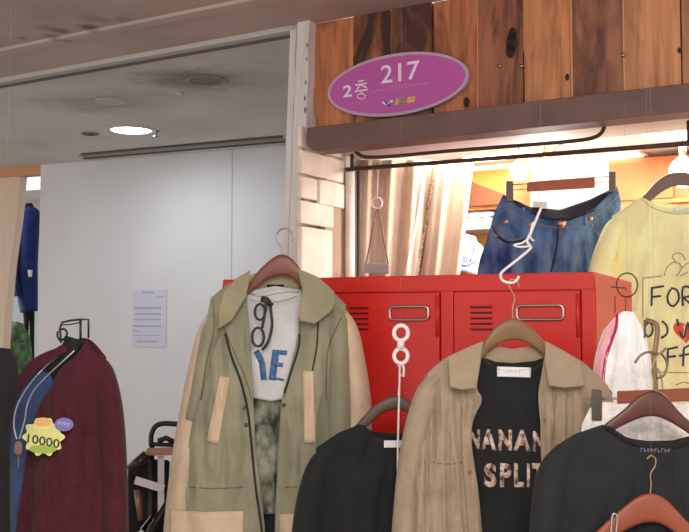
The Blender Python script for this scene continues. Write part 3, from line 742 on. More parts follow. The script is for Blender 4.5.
# orange plywood crate up right
d = 5.0
CR = Frame(tuple(S(612, 300, d).to_2d()) + (0,), 30.4)
cx_ = lambda px: CR.hit(px, 180, 0)[0]; cz_ = lambda py: CR.hit(640, py, 0)[1]
t_ = thing('plywood_cabinet', CR.P(cx_(640), .2, cz_(420)), 'orange plywood wall cabinet above the yellow shirt', 'cabinet')
MB().box(CR, cx_(609), cx_(740), .0, .4, 0, cz_(158)).build('case', M['ply'], t_, smooth=False, bevel=.004)
MB().box(CR, cx_(612), cx_(674), -.012, -.0005, cz_(200), cz_(161)).build('door', M['ply'], t_, smooth=False, bevel=.003)
MB().box(CR, cx_(640), cx_(740), -.02, -.001, cz_(205), cz_(201)).build('edge_strip', M['shelfwood'], t_, smooth=False)

# curtain: deep vertical pleats
def curtain(x0t, x1t, x0b, x1b, yt, yb_, d, lab, m, ph=0, n=70, waves=7):
    mb = MB(); nv = 30; vs_ = []
    for j in range(nv+1):
        v = j/nv
        for i in range(n+1):
            u = i/n; xt = x0t+(x1t-x0t)*u; xb = x0b+(x1b-x0b)*u
            x = xt+(xb-xt)*v; y = yt+(yb_-yt)*v
            dd = d + -.022+.024*math.sin(u*waves*2*math.pi+ph+.6*math.sin(v*2+u*4)) + .012*math.sin(u*waves*4.3*math.pi+2) - (u)*.0
            vs_.append(S(x, y, dd))
    mb.add(vs_, [(j*(n+1)+i, j*(n+1)+i+1, (j+1)*(n+1)+i+1, (j+1)*(n+1)+i) for j in range(nv) for i in range(n)])
    return mb.build('curtain', m, solid=.002)
o = curtain(352, 474, 344, 404, 160, 720, 4.5, '', M['curtain'], waves=5)
tag(o, 'cream pleated curtain hanging behind the lockers beside the brick jamb', 'curtain')
lc = bvh_of(o); mb = MB(); stroke(mb, lc, [(436, 160), (428, 210), (417, 280)], 4.5, dflt=4.47, sm=0, off=.004); mb.build('lace_trim', M['lacecurtain'], o, solid=.002)
mb = MB(); stroke(mb, lc, [(427, 160), (418, 215), (405, 280)], 3, dflt=4.47, sm=0, off=.004); mb.build('ribbon_trim', M['whitec'], o, solid=.002)
# hanging swing ornament
d = 4.3
t_ = thing('swing_ornament', S(378, 272, d), 'little rope swing ornament hanging in front of the cream curtain', 'ornament')
MB().tube([S(377+5*math.cos(a*.314), 203+5.5*math.sin(a*.314), d) for a in range(20)], .004, 8, closed=True).build('ring', M['cord'], t_)
mb = MB(); mb.tube([S(377, 208, d), S(366, 264, d)], .0035, 6); mb.tube([S(378, 208, d), S(388.5, 266, d)], .0035, 6); mb.build('rope', M['hang_grey'], t_)
mb = MB(); mb.tube([S(377, 198, d), S(378, 168, d)], .0025, 6); mb.build('string', M['cord'], t_)
mb = MB(); mb.add([S(x, y, dd) for dd in (d-.03, d+.04) for x, y in ((364, 263), (389, 264), (389, 274), (364, 273))], [(0, 1, 2, 3), (4, 5, 6, 7), (0, 1, 5, 4), (1, 2, 6, 5), (2, 3, 7, 6), (3, 0, 4, 7)]); mb.build('seat', M['greyshelf'], t_, smooth=False, bevel=.003)

# ------------------------------------------------------------------ hanger builders
def pxtube(pts, d, r_, n=8, sm=6, closed=False):
    q = smoothline([(p[0], p[1], p[2] if len(p) > 2 else d) for p in pts], sm) if sm and len(pts) > 2 else [(p[0], p[1], p[2] if len(p) > 2 else d) for p in pts]
    return MB().tube([S(*p) for p in q], r_, n, closed)
def hanger(label, m, outer, inner, d, hook, hm, thick=.016, grp='wooden clothes hangers', hook_r=.0017, dhook=None):
    """outer / inner: top and bottom pixel curves of the wooden bar"""
    xs = [p[0] for p in outer]; c = S(sum(xs)/len(xs), outer[0][1], d)
    t_ = thing('clothes_hanger', c, label, 'hanger', grp)
    n = 36; o_ = resample(smoothline(outer, 6), n); i_ = resample(smoothline(inner, 6), n); mb = MB(); vs_ = []; k = 12
    for a, b_ in zip(o_, i_):
        for j in range(k):
            an = 2*math.pi*j/k; c_, s_ = math.cos(an), math.sin(an)
            c_ = math.copysign(abs(c_)**.6, c_); s_ = math.copysign(abs(s_)**.6, s_)
            f = .5+.5*c_
            vs_.append(S(b_[0]+(a[0]-b_[0])*f, b_[1]+(a[1]-b_[1])*f, d-s_*thick/2))
    mb.add(vs_, [(i*k+j, i*k+(j+1) % k, (i+1)*k+(j+1) % k, (i+1)*k+j) for i in range(n) for j in range(k)]+[list(range(k)), [n*k+j for j in range(k)]])
    mb.build('hanger_bar', m, t_)
    if hook: pxtube(hook, dhook or d, hook_r, 8).build('hook', hm, t_)
    return t_
def line(px0, py0, px1, py1, d, lab, r_=.0006, m='nylon', name='nylon_thread', grp='threads hanging from the ceiling', d1=None):
    o = MB().tube([S(px0, py0, d), S(px1, py1, d1 or d)], r_, 6).build(name, M[m]); tag(o, lab, 'thread', grp); return o
def to_ceiling(px, py, d, lab, pxt=None, r_=.0006, m='nylon'):
    p = S(px, py, d); q = S(pxt or px, py, d); q.z = CZ
    o = MB().tube([p, q], r_, 6).build('nylon_thread', M[m]); tag(o, lab, 'thread', 'threads hanging from the ceiling'); return o

# ------------------------------------------------------------------ JACKET
d0 = 3.0
hanger('red-brown wooden hanger inside the green jacket collar', M['hang_red'],
       [(244, 291), (252, 279), (262, 267), (275, 256.5), (283, 254.5), (291, 258), (300, 268), (307, 283)],
       [(247, 296), (257, 287), (266, 280), (276, 276), (284, 275.5), (291, 277), (299, 284), (305, 294)], d0-.005,
       [(281.5, 256), (282, 249), (278.5, 243), (276.5, 236), (279.5, 230.5), (285, 228.5), (290.5, 231), (293.5, 236.5), (292.5, 242)], M['hookgrey'], hook_r=.0024)
to_ceiling(286, 229, d0, 'thread holding up the green jacket hanger', 318)
jk = thing('jacket', S(255, 600, d0), 'olive green utility jacket with beige sleeve panels hanging open', 'jacket')
bot = 640
# back panel and lining
mb = MB(); sheet(mb, [(212, 300), (247, 274), (262, 287), (290, 287), (301, 272), (345, 306)], [(166, bot), (342, bot)], [(212, 300), (205, 340), (190, 400), (176, 480), (166, bot)], [(345, 306), (352, 345), (354, 400), (350, 480), (342, bot)],
      lambda u, v, x, y: d0+.035+.03*math.sin(math.pi*u)*sstep(v*3)); mb.build('back_panel', M['khaki_in'], jk, solid=.003)
mb = MB(); sheet(mb, [(247, 276), (262, 271), (275, 273), (288, 271), (301, 273)], [(249, 297), (275, 291), (299, 297)], [(247, 276), (249, 297)], [(301, 273), (299, 297)],
      lambda u, v, x, y: d0+.028, 20, 6); mb.build('collar_stand', M['olive2'], jk, solid=.003)
mb = MB(); quad_decal(mb, BVHTree.FromPolygons([S(200, 200, d0+.024), S(400, 200, d0+.024), S(300, 500, d0+.024)], [(0, 1, 2)]), (267, 284.5), (284, 284.5), (284, 288), (267, 288), off=.0); mb.build('size_label', M['blk'], jk, solid=.001)
# sleeves
slL = loftpx('sleeve', jk, M['beige'], [(218, 306, d0+.01, 4, .01), (209, 332, d0, 11, .045), (200, 370, d0+.005, 12, .05), (190, 420, d0+.005, 12, .05), (182, 470, d0+.0, 12, .048), (176, 530, d0, 12.5, .046), (173, 600, d0, 13, .045)], A=.012, seed=2, label='beige outer sleeve panel')
slR = loftpx('sleeve', jk, M['beige'], [(336, 305, d0+.01, 4, .01), (345, 328, d0, 12, .045), (352, 360, d0, 13, .05), (357, 400, d0, 14, .05), (358, 450, d0, 14, .05), (357, 530, d0, 14, .046), (356, 590, d0, 13, .045)], A=.012, seed=5, label='beige outer sleeve panel')
mbs = MB()
# front panels
def jd(side, seed):
    def f(u, v, x, y):
        e = sstep(min(u, 1-u)*6)
        out = u if side < 0 else 1-u          # 0 at the side, 1 at the opening
        return d0 - .012 - .052*math.sin(math.pi*min(1, .1+out*.75))*sstep(.2+v*3) - fold(x, y, .024, seed, fx=.05, fy=.009)*sstep(v*5)*(.4+.6*e)
    return f
left_op = [(249, 277), (247, 300), (250, 340), (253, 392), (256, 452), (262, 500), (267, 560), (270, bot)]
mb = MB(); sheet(mb, [(211, 298), (228, 284), (249, 277)], [(164, bot), (270, bot)], smoothline([(211, 298), (205, 330), (198, 360), (190, 400), (180, 450), (173, 500), (164, bot)], 4), smoothline(left_op, 4), jd(-1, 3), 50, 70)
fL = mb.build('front_panel', M['olive'], jk, solid=.004)
right_op = [(299, 275), (302, 300), (298, 335), (290, 370), (282, 400), (279, 440), (277, 480), (275, 530), (272, bot)]
mb = MB(); sheet(mb, [(299, 275), (325, 284), (346, 305)], [(272, bot), (350, bot)], smoothline(right_op, 4), smoothline([(346, 305), (345, 330), (342, 370), (340, 420), (342, 480), (350, bot)], 4), jd(1, 7), 50, 70)
fR = mb.build('front_panel', M['olive'], jk, solid=.004)
# green top of the sleeves in front of the beige panel
us_ = loftpx('sleeve_front', jk, M['olive'], [(332, 304, d0+.0, 5, .01), (338, 325, d0-.02, 11, .04), (340, 360, d0-.025, 11, .045), (340, 400, d0-.025, 12, .045), (340, 460, d0-.02, 12, .045), (340, 560, d0-.02, 12, .04)], A=.012, seed=11)
us2 = loftpx('sleeve_front', jk, M['olive'], [(221, 306, d0+.0, 4, .01), (213, 328, d0-.02, 10, .04), (206, 350, d0-.02, 9, .045), (199, 385, d0-.02, 8, .045), (190, 420, d0-.01, 7, .04)], A=.008, seed=12)
# collar
def lapel(pts_top, pts_bot, pl_, pr_, dd, m, name, par, curl=.012, seed=1):
    mb = MB(); sheet(mb, pts_top, pts_bot, pl_, pr_, lambda u, v, x, y: dd - curl*math.sin(math.pi*u)*.6 - curl*v - fold(x, y, .004, seed, .06, .03), 20, 20)
    return mb.build(name, m, par, solid=.005)
lapel([(224, 292), (236, 279), (250, 270)], [(218, 329), (232, 320), (246, 296)], [(224, 292), (219, 310), (218, 329)], [(250, 270), (249, 283), (246, 296)], d0-.068, M['olive2'], 'collar', jk)
lapel([(297, 268), (318, 277), (334, 292)], [(298, 320), (315, 324), (331, 311)], [(297, 268), (303, 290), (298, 320)], [(334, 292), (335, 302), (331, 311)], d0-.064, M['olive2'], 'collar', jk)
bv = bvh_of(fL, fR, us_, us2, slL, slR)
def strokes(par, bv_, name, m, lst, off=.003, solid=.001, dflt=3):
    for pts, wd in lst:
        q_ = MB(); stroke(q_, bv_, pts, wd, off=off, dflt=dflt, sm=4 if len(pts) > 2 else 0); q_.build(name, m, par, solid=solid)
strokes(jk, bv, 'zipper_tape', M['zip'], [([(225, 333), (232, 358), (241, 382), (248, 412), (252, 450), (256, 490), (262, 532), (268, 600)], 2.4), ([(299, 322), (299, 345), (291, 372), (283, 398)], 2.0), ([(318, 318), (317, 345), (312, 372)], 1.4)], off=.004)
for q4 in (((220, 376), (229.5, 377.5), (218.5, 444), (206.5, 442)), ((303, 371), (313.5, 371), (315, 443), (304.5, 443))):
    pm_ = MB(); quad_decal(pm_, bv, *q4, off=.005); pm_.build('pocket_welt', M['beige'], jk, solid=.003, label='beige pocket strip')
hm = MB(); decal_grid(hm, bv, [(170, 510), (205, 512), (243, 511)], [(168, bot-2), (246, bot-2)], [(170, 510), (168, bot-2)], [(243, 511), (246, bot-2)], off=.005, nu=24, nv=20)
hm.build('hem_patch', M['beige'], jk, solid=.003, label='beige hem patch'); hm = MB()
decal_grid(hm, bv, [(279, 514), (308, 514), (330, 514)], [(280, bot-2), (335, bot-2)], [(279, 514), (280, bot-2)], [(330, 514), (335, bot-2)], off=.005, nu=20, nv=20)
hm.build('hem_patch', M['beige'], jk, solid=.003, label='beige hem patch')
strokes(jk, bv, 'seam', mat('olive_seam', (112, 108, 86), .9), [([(190, 487), (214, 488.5), (243, 487)], 1.0), ([(213, 300), (214, 330), (207, 360), (201, 400)], 1.0), ([(285, 487), (320, 487)], 1.1), ([(341, 318), (328, 350), (326, 400)], 1.2), ([(222, 322), (234, 352), (246, 380), (254, 408)], 1.0)])
for x, y in ((244, 407), (284, 405), (246, 425)):
    p = onto(bv, x, y, .006, d0); MB().tube([p, p+Vector((0, .004, 0))], .006, 10).build('snap_button', M['clip'], jk)

# inner white tee
tw = thing('white_t_shirt', S(275, 400, d0), 'white graphic t-shirt layered inside the green jacket', 't-shirt')
body = shell('shirt_body', tw, M['tee_white'], d0+.0, .030, [(244, 292), (252, 296), (275, 290), (296, 290), (302, 290)], [(244, 290), (275, 284), (302, 288)],
             [(244, 292), (243, 340), (246, 380), (248, 397)], [(302, 290), (304, 340), (300, 370), (297, 397)], [(248, 397), (270, 401), (297, 397)], A=.008, seed=14, nu=40, nv=40)
bv = bvh_of(body); mb = MB()
for a, b_, wdt in (((256, 351), (262, 362), 6), ((262, 362), (264, 380), 6), ((276, 350), (272, 380), 7), ((276, 352), (287, 353), 4.5), ((274, 364), (283, 365), 4), ((274, 378), (284, 380), 2)):
    stroke(mb, bv, [a, b_], wdt, sm=0, off=.004, dflt=d0-.03)
mb.build('blue_lettering', M['blueprint'], tw, solid=.001)
mb = MB(); stroke(mb, bv, [(250, 300), (262, 302), (275, 300)], .8, off=.003, dflt=d0-.03)
stroke(mb, bv, [(250, 293.5), (262, 296.5), (275, 293.5), (290, 291.8), (299, 292)], 1.6, off=.003, dflt=d0-.03)
mb.build('collar_rib', mat('grey_rib', (176, 172, 172), .9), tw, solid=.001)
# eyeglasses hung on the tee
gl = thing('eyeglasses', S(266, 320, d0-.05), 'black framed glasses dangling on the white graphic t-shirt', 'glasses')
dg = d0-.062
pxtube([(260+5.2*math.cos(a*.5236), 312+8*math.sin(a*.5236)) for a in range(12)], dg, .0040, sm=0, closed=True).build('rim', M['black'], gl)
pxtube([(258+6*math.cos(a*.5236), 337+9.5*math.sin(a*.5236)) for a in range(12)], dg, .0040, sm=0, closed=True).build('rim', M['black'], gl)
pxtube([(262, 297), (269, 300), (271, 312), (272, 326), (268, 342), (262, 350)], dg, .0042).build('temple', M['black'], gl)
pxtube([(263, 300), (266, 305), (264, 318), (262, 328)], dg-.004, .0042).build('temple', M['black'], gl)
mb = MB(); mb.tube([S(261, 299, dg), S(266, 300, dg), S(272, 306, dg)], .008, 8); mb.build('bridge', M['black'], gl)
pxtube([(272, 303), (286, 300), (297, 296)], dg+.03, .0009).build('cord', M['black'], gl)
# camo trousers layered below
cm = thing('camouflage_trousers', S(265, 560, d0), 'camouflage patterned garment showing below the white t-shirt in the open jacket', 'trousers')
body = shell('trouser_body', cm, M['camo'], d0+.0, .022, [(245, 395), (255, 391), (268, 389), (285, 393), (298, 395)], [(245, 395), (298, 395)], [(245, 395), (246, 470), (250, 514)], [(298, 395), (294, 470), (290, 514)], [(250, 514), (290, 514)], A=.016, seed=31, nu=40, nv=40)
shell('trouser_lining', cm, M['blk'], d0+.002, .014, [(248, 505), (292, 505)], [(248, 505), (292, 505)], [(248, 505), (248, 620)], [(292, 505), (292, 620)], [(248, 620), (292, 620)], A=.004, seed=31, nu=20, nv=20)

# ------------------------------------------------------------------ LEFT BLACK TEE
d1 = 2.80
hanger('dark wooden hanger holding the black shirt behind the white cord', M['hang_dark'],
       [(352, 430), (362, 418), (376, 404), (390, 396.5), (397, 395.5), (405, 398), (418, 408), (430, 420), (440, 430)],
       [(356, 436), (368, 426), (381, 414), (391, 410), (397, 409.5), (404, 411), (415, 420), (426, 430), (436, 437)], d1-.0,
       [(398, 396), (399, 388), (400, 378), (403, 372), (402, 366), (399.5, 364), (397.5, 367)], M['cord'], thick=.018, hook_r=.0019)
t1 = thing('black_t_shirt', S(390, 620, d1), 'plain black shirt with white neck label between green jacket and tan shirt', 't-shirt')
T1top = [(316, 448), (338, 433), (360, 424), (366, 428), (376, 437), (392, 441), (412, 438), (425, 428), (432, 426), (452, 436), (470, 450)]
T1back = [(316, 448), (338, 433), (360, 424), (372, 431), (392, 434), (415, 431), (432, 426), (452, 436), (470, 450)]
b1 = shell('shirt_body', t1, M['blk'], d1, .045, T1top, T1back, [(316, 448), (318, 500), (316, 560), (314, 640)], [(470, 450), (470, 520), (472, 640)], [(314, 640), (472, 640)], A=.016, seed=41, nu=70, cx=392, cy=420)
loftpx('sleeve', t1, M['blk'], [(330, 448, d1+.01, 5, .01), (320, 464, d1+.004, 11, .03), (312, 490, d1, 13, .045), (306, 530, d1, 14, .045), (302, 590, d1, 14, .045)], A=.012, seed=43)
loftpx('sleeve', t1, M['blk'], [(462, 446, d1, 9, .02), (468, 462, d1+.01, 11, .035), (472, 500, d1+.01, 12, .04), (476, 590, d1+.01, 12, .04)], A=.01, seed=44)
bv = bvh_of(b1); mb = MB(); stroke(mb, bv, [(362, 426.5), (368, 432), (378, 440), (392, 444), (412, 441), (425, 431)], 4.5, off=.003, dflt=d1-.02); mb.build('collar_rib', M['blk2'], t1, solid=.002)
mb = MB(); quad_decal(mb, bv, (384, 440.5), (408, 440.5), (408, 447.5), (384, 447.5), off=.006, dflt=d1-.03); mb.build('neck_label', M['label'], t1, solid=.001, label='white neck label')
to_ceiling(400, 364, d1-.05, 'thread above the white double ring hook', 404, .0007)
# white double ring
w8 = thing('double_ring_hook', S(400, 365, d1-.05), 'white plastic double ring hook with long cord in front of red locker', 'hook')
dr = d1-.05
for cyy, rr in ((333, 7.0), (356, 6.8)):
    MB().tube([S(401+rr*math.cos(a*.26), cyy+rr*1.08*math.sin(a*.26), dr) for a in range(24)], .0058, 10, closed=True).build('ring', M['plastic'], w8)
mb = MB(); mb.tube([S(401, 340, dr), S(400.5, 349, dr)], .010, 12); mb.build('link', M['plastic'], w8)
pxtube([(403, 363), (404, 370), (403.5, 377)], dr, .0026).build('tail', M['plastic'], w8)
MB().tube([S(400, 362, dr-.002), S(398, 440, dr-.012), S(396, 640, dr-.016)], .0029, 8).build('cord', M['cord'], w8)

# ------------------------------------------------------------------ TAN SHIRT with black tee
d2 = 2.66
hanger('walnut brown wooden hanger in the tan shirt collar', M['hang_mid'],
       [(479, 352), (484, 342), (494, 328), (505, 320.5), (513, 318.5), (522, 320.5), (534, 330), (545, 343), (551, 353)],
       [(482, 360), (489, 351), (499, 344), (507, 341), (514, 340), (522, 341), (532, 346), (541, 353), (548, 360)], d2-.0,
       [(513, 319), (512.5, 308), (514.5, 298), (511, 290), (508.5, 284), (511.5, 279.5), (517, 281), (519, 287)], M['gold'], hook_r=.0018)
# white s-hook
wh = thing('wire_hook', S(512, 280, d2), 'white zigzag wire hook above the tan shirt hanger', 'hook')
pxtube([(541, 208), (536, 220), (531, 232), (527, 241), (530, 246), (530, 249), (517, 260), (503, 271), (500.5, 276), (503, 281), (510, 283), (516, 281), (519, 276)], d2-.005, .0036, sm=4).build('wire', M['plastic'], wh)
pxtube([(526, 240), (522, 243), (514, 245), (520, 247), (531, 246)], d2-.008, .0028, sm=4).build('wrap', M['plastic'], wh)
pxtube([(533, 222), (530, 236), (534, 241)], d2-.008, .0026, sm=4).build('wrap', M['plastic'], wh)
to_ceiling(541, 208, d2-.005, 'thread above the white zigzag wire hook', 543, .0008, 'cord' if False else 'nylon')
bt_ = thing('printed_black_t_shirt', S(511, 620, d2), 'black t-shirt with leopard BANANA SPLIT lettering inside the tan shirt', 't-shirt')
b2 = shell('shirt_body', bt_, M['blk'], d2+.0, .032, [(470, 362), (480, 356), (487, 363), (500, 370), (514, 371), (530, 369), (541, 362), (549, 356), (558, 362)],
           [(470, 362), (480, 356), (496, 362), (514, 363), (534, 361), (549, 356), (558, 362)], [(470, 362), (462, 420), (464, 500), (466, 640)], [(558, 362), (566, 420), (566, 500), (570, 640)], [(466, 640), (570, 640)], A=.010, seed=51, nu=60, cx=513, cy=330)
bv = bvh_of(b2)
mb = MB(); stroke(mb, bv, [(482, 359), (490, 366.5), (502, 373), (514, 374.5), (530, 372.5), (540, 366), (547, 359.5)], 4.5, off=.003, dflt=d2-.02); mb.build('collar_rib', M['blk2'], bt_, solid=.002)
mb = MB(); quad_decal(mb, bv, (497, 366.5), (531, 367.5), (530.5, 377.5), (497, 376.5), off=.007, dflt=d2-.02); lb_ = mb.build('neck_label', M['label'], bt_, solid=.001, label='white woven neck label')
mb = MB(); fs = bvh_of(lb_)
for k in range(6): stroke(mb, fs, [(506+k*3.2, 371.3), (507.8+k*3.2, 371.5), (506.6+k*3.2, 373.4)], .7, off=.001, dflt=d2-.03, sm=0)
mb.build('label_lettering', M['ink'], bt_)
mb = MB()
for s_, a, b_ in (('B', 455, 467.5), ('A', 468, 480), ('N', 469, 480), ('A', 480.5, 496.5), ('N', 498.5, 512), ('A', 513, 531), ):
    if a in (468, 455): continue
    text_decal(mb, bv, s_, (a, 429+(a-480)*.02), (b_, 429+(b_-480)*.02), (a, 450+(a-480)*.03), off=.0035, dflt=d2-.03, thick=.045)
text_decal(mb, bv, 'N', (533, 431), (545, 431), (533, 452), off=.0035, dflt=d2-.03, thick=.045)
mb.build('lettering', M['leopard'], bt_, label='leopard-patterned block letters, upper row', solid=.0008); mb = MB()
for s_, a, b_ in (('S', 484, 496.5), ('P', 500, 511.5), ('L', 514, 524), ('I', 527, 530), ('T', 532, 544)):
    text_decal(mb, bv, s_, (a, 463), (b_, 463.5), (a, 487), off=.0035, dflt=d2-.03, thick=.045)
mb.build('lettering', M['leopard'], bt_, label='leopard-patterned block letters, lower row', solid=.0008)

ts = thing('tan_shirt', S(505, 640, d2), 'tan linen shirt hanging open over the black printed t-shirt', 'shirt')
mb = MB(); sheet(mb, [(424, 376), (450, 356), (482, 343), (500, 350), (528, 350), (546, 343), (584, 362), (612, 392)], [(404, 640), (612, 640)], [(424, 376), (416, 430), (410, 500), (404, 640)], [(612, 392), (612, 450), (612, 640)],
      lambda u, v, x, y: d2+.036+.03*math.sin(math.pi*u)*sstep(v*3)); mb.build('back_panel', M['tan_in'], ts, solid=.003)
mb = MB(); sheet(mb, [(482, 345), (497, 346), (513, 349), (530, 346), (547, 345)], [(484, 361), (513, 368), (545, 361)], [(482, 345), (484, 361)], [(547, 345), (545, 361)], lambda u, v, x, y: d2+.024-.004*v, 20, 6); mb.build('collar_stand', M['tan'], ts, solid=.003)
def td(side, seed):
    def f(u, v, x, y):
        out = u if side < 0 else 1-u
        return d2 - .010 - .050*math.sin(math.pi*min(1, .08+out*.72))*sstep(.15+v*3) - fold(x, y, .036, seed, fx=.07, fy=.004)*sstep(v*5)
    return f
opL = [(481, 343), (479, 365), (477, 388), (481, 396), (480, 406), (473, 420), (471, 440), (475, 470), (479, 500), (483, 545), (490, 640)]
mb = MB(); sheet(mb, smoothline([(428, 373), (447, 357), (481, 343)], 4), [(408, 640), (490, 640)], smoothline([(428, 373), (422, 410), (416, 460), (411, 520), (408, 640)], 4), smoothline(opL, 4), td(-1, 61), 60, 80)
fl_ = mb.build('front_panel', M['tan'], ts, solid=.004)
opR = [(547, 343), (543, 365), (539, 395), (541, 425), (542, 470), (548, 540), (552, 640)]
mb = MB(); sheet(mb, smoothline([(547, 343), (583, 363), (608, 386)], 4), [(552, 640), (614, 640)], smoothline(opR, 4), smoothline([(608, 386), (612, 430), (612, 500), (614, 640)], 4), td(1, 65), 60, 80)
fr_ = mb.build('front_panel', M['tan'], ts, solid=.004)
s1 = loftpx('sleeve', ts, M['tan'], [(440, 374, d2+.008, 5, .01), (430, 390, d2, 12, .03), (421, 415, d2-.01, 13, .045), (414, 450, d2-.01, 14, .05), (409, 490, d2-.01, 14, .05), (405, 540, d2-.01, 14, .05), (402, 600, d2-.01, 14, .045)], A=.02, seed=66)
s2 = loftpx('sleeve', ts, M['tan'], [(592, 378, d2+.008, 5, .01), (601, 396, d2+.004, 10, .03), (606, 425, d2, 12, .04), (608, 470, d2, 12, .045), (610, 540, d2, 12, .045), (610, 600, d2, 12, .04)], A=.016, seed=68)
lapel([(448, 357), (464, 349), (483, 341)], [(450, 387), (462, 390), (476, 388)], [(448, 357), (449, 372), (450, 387)], [(483, 341), (480, 365), (476, 388)], d2-.062, M['tan'], 'collar', ts, .012, 71)
lapel([(545, 341), (562, 350), (580, 361)], [(549, 386), (566, 388), (584, 386)], [(545, 341), (545, 362), (549, 386)], [(580, 361), (583, 372), (584, 386)], d2-.058, M['tan'], 'collar', ts, .012, 73)
bv = bvh_of(fl_, fr_); strokes(ts, bv, 'seam', mat('tan_seam', (136, 114, 88), .9), [([(463, 400), (461, 440), (466, 500), (470, 560)], .8), ([(556, 395), (553, 440)], .8), ([(432, 462), (448, 464), (462, 462)], .9)])
bm_ = mat('brown_button', (150, 104, 80), .5)
for x, y in ((546, 420), (469, 472)):
    p = onto(bv, x, y, .005, d2); MB().tube([p, p+Vector((0, .004, 0))], .006, 12).build('button', bm_, ts)

# ------------------------------------------------------------------ RIGHT: white pleated garment on clip hanger
d3 = 2.56
ch_ = thing('clip_hanger', S(650, 400, d3), 'reddish wooden clip hanger behind the right black shirt', 'hanger')
mb = MB(); vs_ = [S(x, y, dd) for dd in (d3-.009, d3+.009) for x, y in ((617, 391), (760, 385), (760, 399), (617, 403.5))]
mb.add(vs_, [(0, 1, 2, 3), (7, 6, 5, 4), (0, 4, 5, 1), (1, 5, 6, 2), (2, 6, 7, 3), (3, 7, 4, 0)]); mb.build('bar', M['hang_orange'], ch_, smooth=False, bevel=.003)
mb = MB(); mb.tube([S(586, 399, d3), S(700, 397, d3)], .0028, 8); mb.build('rail', M['steel'], ch_)
mb = MB(); vs_ = [S(x, y, dd) for dd in (d3-.016, d3+.012) for x, y in ((591.5, 389), (602, 390), (602, 421), (591.5, 420))]
mb.add(vs_, [(0, 1, 2, 3), (7, 6, 5, 4), (0, 4, 5, 1), (1, 5, 6, 2), (2, 6, 7, 3), (3, 7, 4, 0)]); mb.build('clip', M['clip'], ch_, smooth=False, bevel=.003, label='dark metal clip')
pxtube([(663, 392), (662, 380), (658, 368)], d3, .0026).build('hook', M['steel'], ch_)
wg = thing('white_skirt', S(640, 560, d3), 'off-white pleated garment clipped behind the right black shirt', 'clothes')
shell('skirt_body', wg, M['offwhite'], d3+.004, .02, [(582, 424), (590, 408), (604, 402), (640, 404), (700, 402)], [(582, 424), (590, 408), (604, 402), (640, 404), (700, 402)], [(582, 424), (578, 500), (574, 600)], [(700, 402), (716, 500), (724, 600)], [(574, 600), (724, 600)], A=.02, seed=77, nu=90)

# ------------------------------------------------------------------ RIGHT BLACK TEE
d4 = 2.42
hanger('dark mahogany hanger holding the black shirt at right', M['hang_mahog'],
       [(598, 434), (604, 425), (622, 411), (637, 397), (648, 391), (656, 390.5), (665, 395), (680, 412), (697, 428), (706, 436)],
       [(604, 440), (612, 432), (624, 425), (638, 419), (648, 416.5), (658, 417), (668, 421), (680, 428), (692, 436), (700, 441)], d4,
       [(653, 391), (653, 380), (651.5, 370), (655, 360), (661, 352)], M['gold'], thick=.02, hook_r=.0016)
to_ceiling(655, 360, d4, 'thread above the right black shirt hanger', 656)
t4 = thing('black_t_shirt', S(655, 620, d4), 'black t-shirt with grey neck print at bottom right, on a mahogany hanger', 't-shirt')
b4 = shell('shirt_body', t4, M['blk2'], d4, .05, [(556, 446), (575, 434), (603, 424.5), (612, 428), (626, 437), (648, 443), (672, 443), (690, 438), (702, 428), (728, 436), (750, 450)],
           [(556, 446), (575, 434), (603, 424.5), (614, 432), (630, 438.5), (648, 441), (672, 440.5), (690, 436), (702, 428), (728, 436), (750, 450)], [(556, 446), (556, 500), (554, 560), (550, 640)], [(750, 450), (754, 520), (756, 640)], [(550, 640), (756, 640)], A=.02, seed=81, nu=80, cx=655, cy=420)
loftpx('sleeve', t4, M['blk2'], [(574, 444, d4+.012, 6, .01), (561, 458, d4+.006, 13, .03), (551, 480, d4, 16, .045), (546, 520, d4, 16, .05), (541, 590, d4, 17, .05)], A=.014, seed=83)
loftpx('sleeve', t4, M['blk2'], [(742, 443, d4, 9, .02), (750, 460, d4, 14, .035), (758, 500, d4, 16, .05), (764, 590, d4, 17, .05)], A=.014, seed=84)
bv = bvh_of(b4); mb = MB(); stroke(mb, bv, [(606, 427.5), (614, 432), (627, 440.5), (648, 446.5), (672, 446.5), (690, 441.5), (701, 431)], 5, off=.003, dflt=d4-.02); mb.build('collar_rib', M['blk'], t4, solid=.002)
mb = MB()
for k in range(9):
    x = 641+k*3.4; y = 448+k*.08; stroke(mb, bv, [(x, y), (x+.2, y+4)], .9, off=.006, dflt=d4-.04, sm=0); stroke(mb, bv, [(x, y+(k % 3)*1.6), (x+2.2, y+.4+(k % 2)*2.5)], .9, off=.006, dflt=d4-.04, sm=0)
mb.build('neck_print', mat('grey_neck_print', (112, 112, 122), .8), t4, label='small grey neck lettering')
pxtube([(650, 496), (651, 484), (650.5, 474), (655, 466), (655.5, 459), (651, 455.5), (647, 459)], d4-.085, .0016).build('x', M['gold'])
bpy.data.objects['x'].name = 'tmp'
# lower hanger
hk = bpy.data.objects['tmp']
lh = hanger('orange-brown wooden hanger in front of the right black shirt', M['hang_orange'],
       [(592, 536), (604, 524), (620, 510), (636, 497.5), (647, 493.5), (656, 494), (668, 501), (684, 518), (700, 534)],
       [(600, 549), (614, 538), (628, 529), (640, 524), (649, 522.5), (658, 523), (668, 528), (680, 537), (692, 549)], d4-.085, None, None, thick=.02)
hk.parent = lh; hk.name = 'hook'
for v in hk.data.vertices: v.co += hk.location - lh.location
hk.location = (0, 0, 0)
pxtube([(611, 534), (612, 518), (614, 513.5), (617, 518), (616, 534)], d4-.098, .0028).build('strap_hook', M['steel'], lh)
to_ceiling(651, 456, d4-.085, 'thread above the orange-brown hanger at lower right', 654)
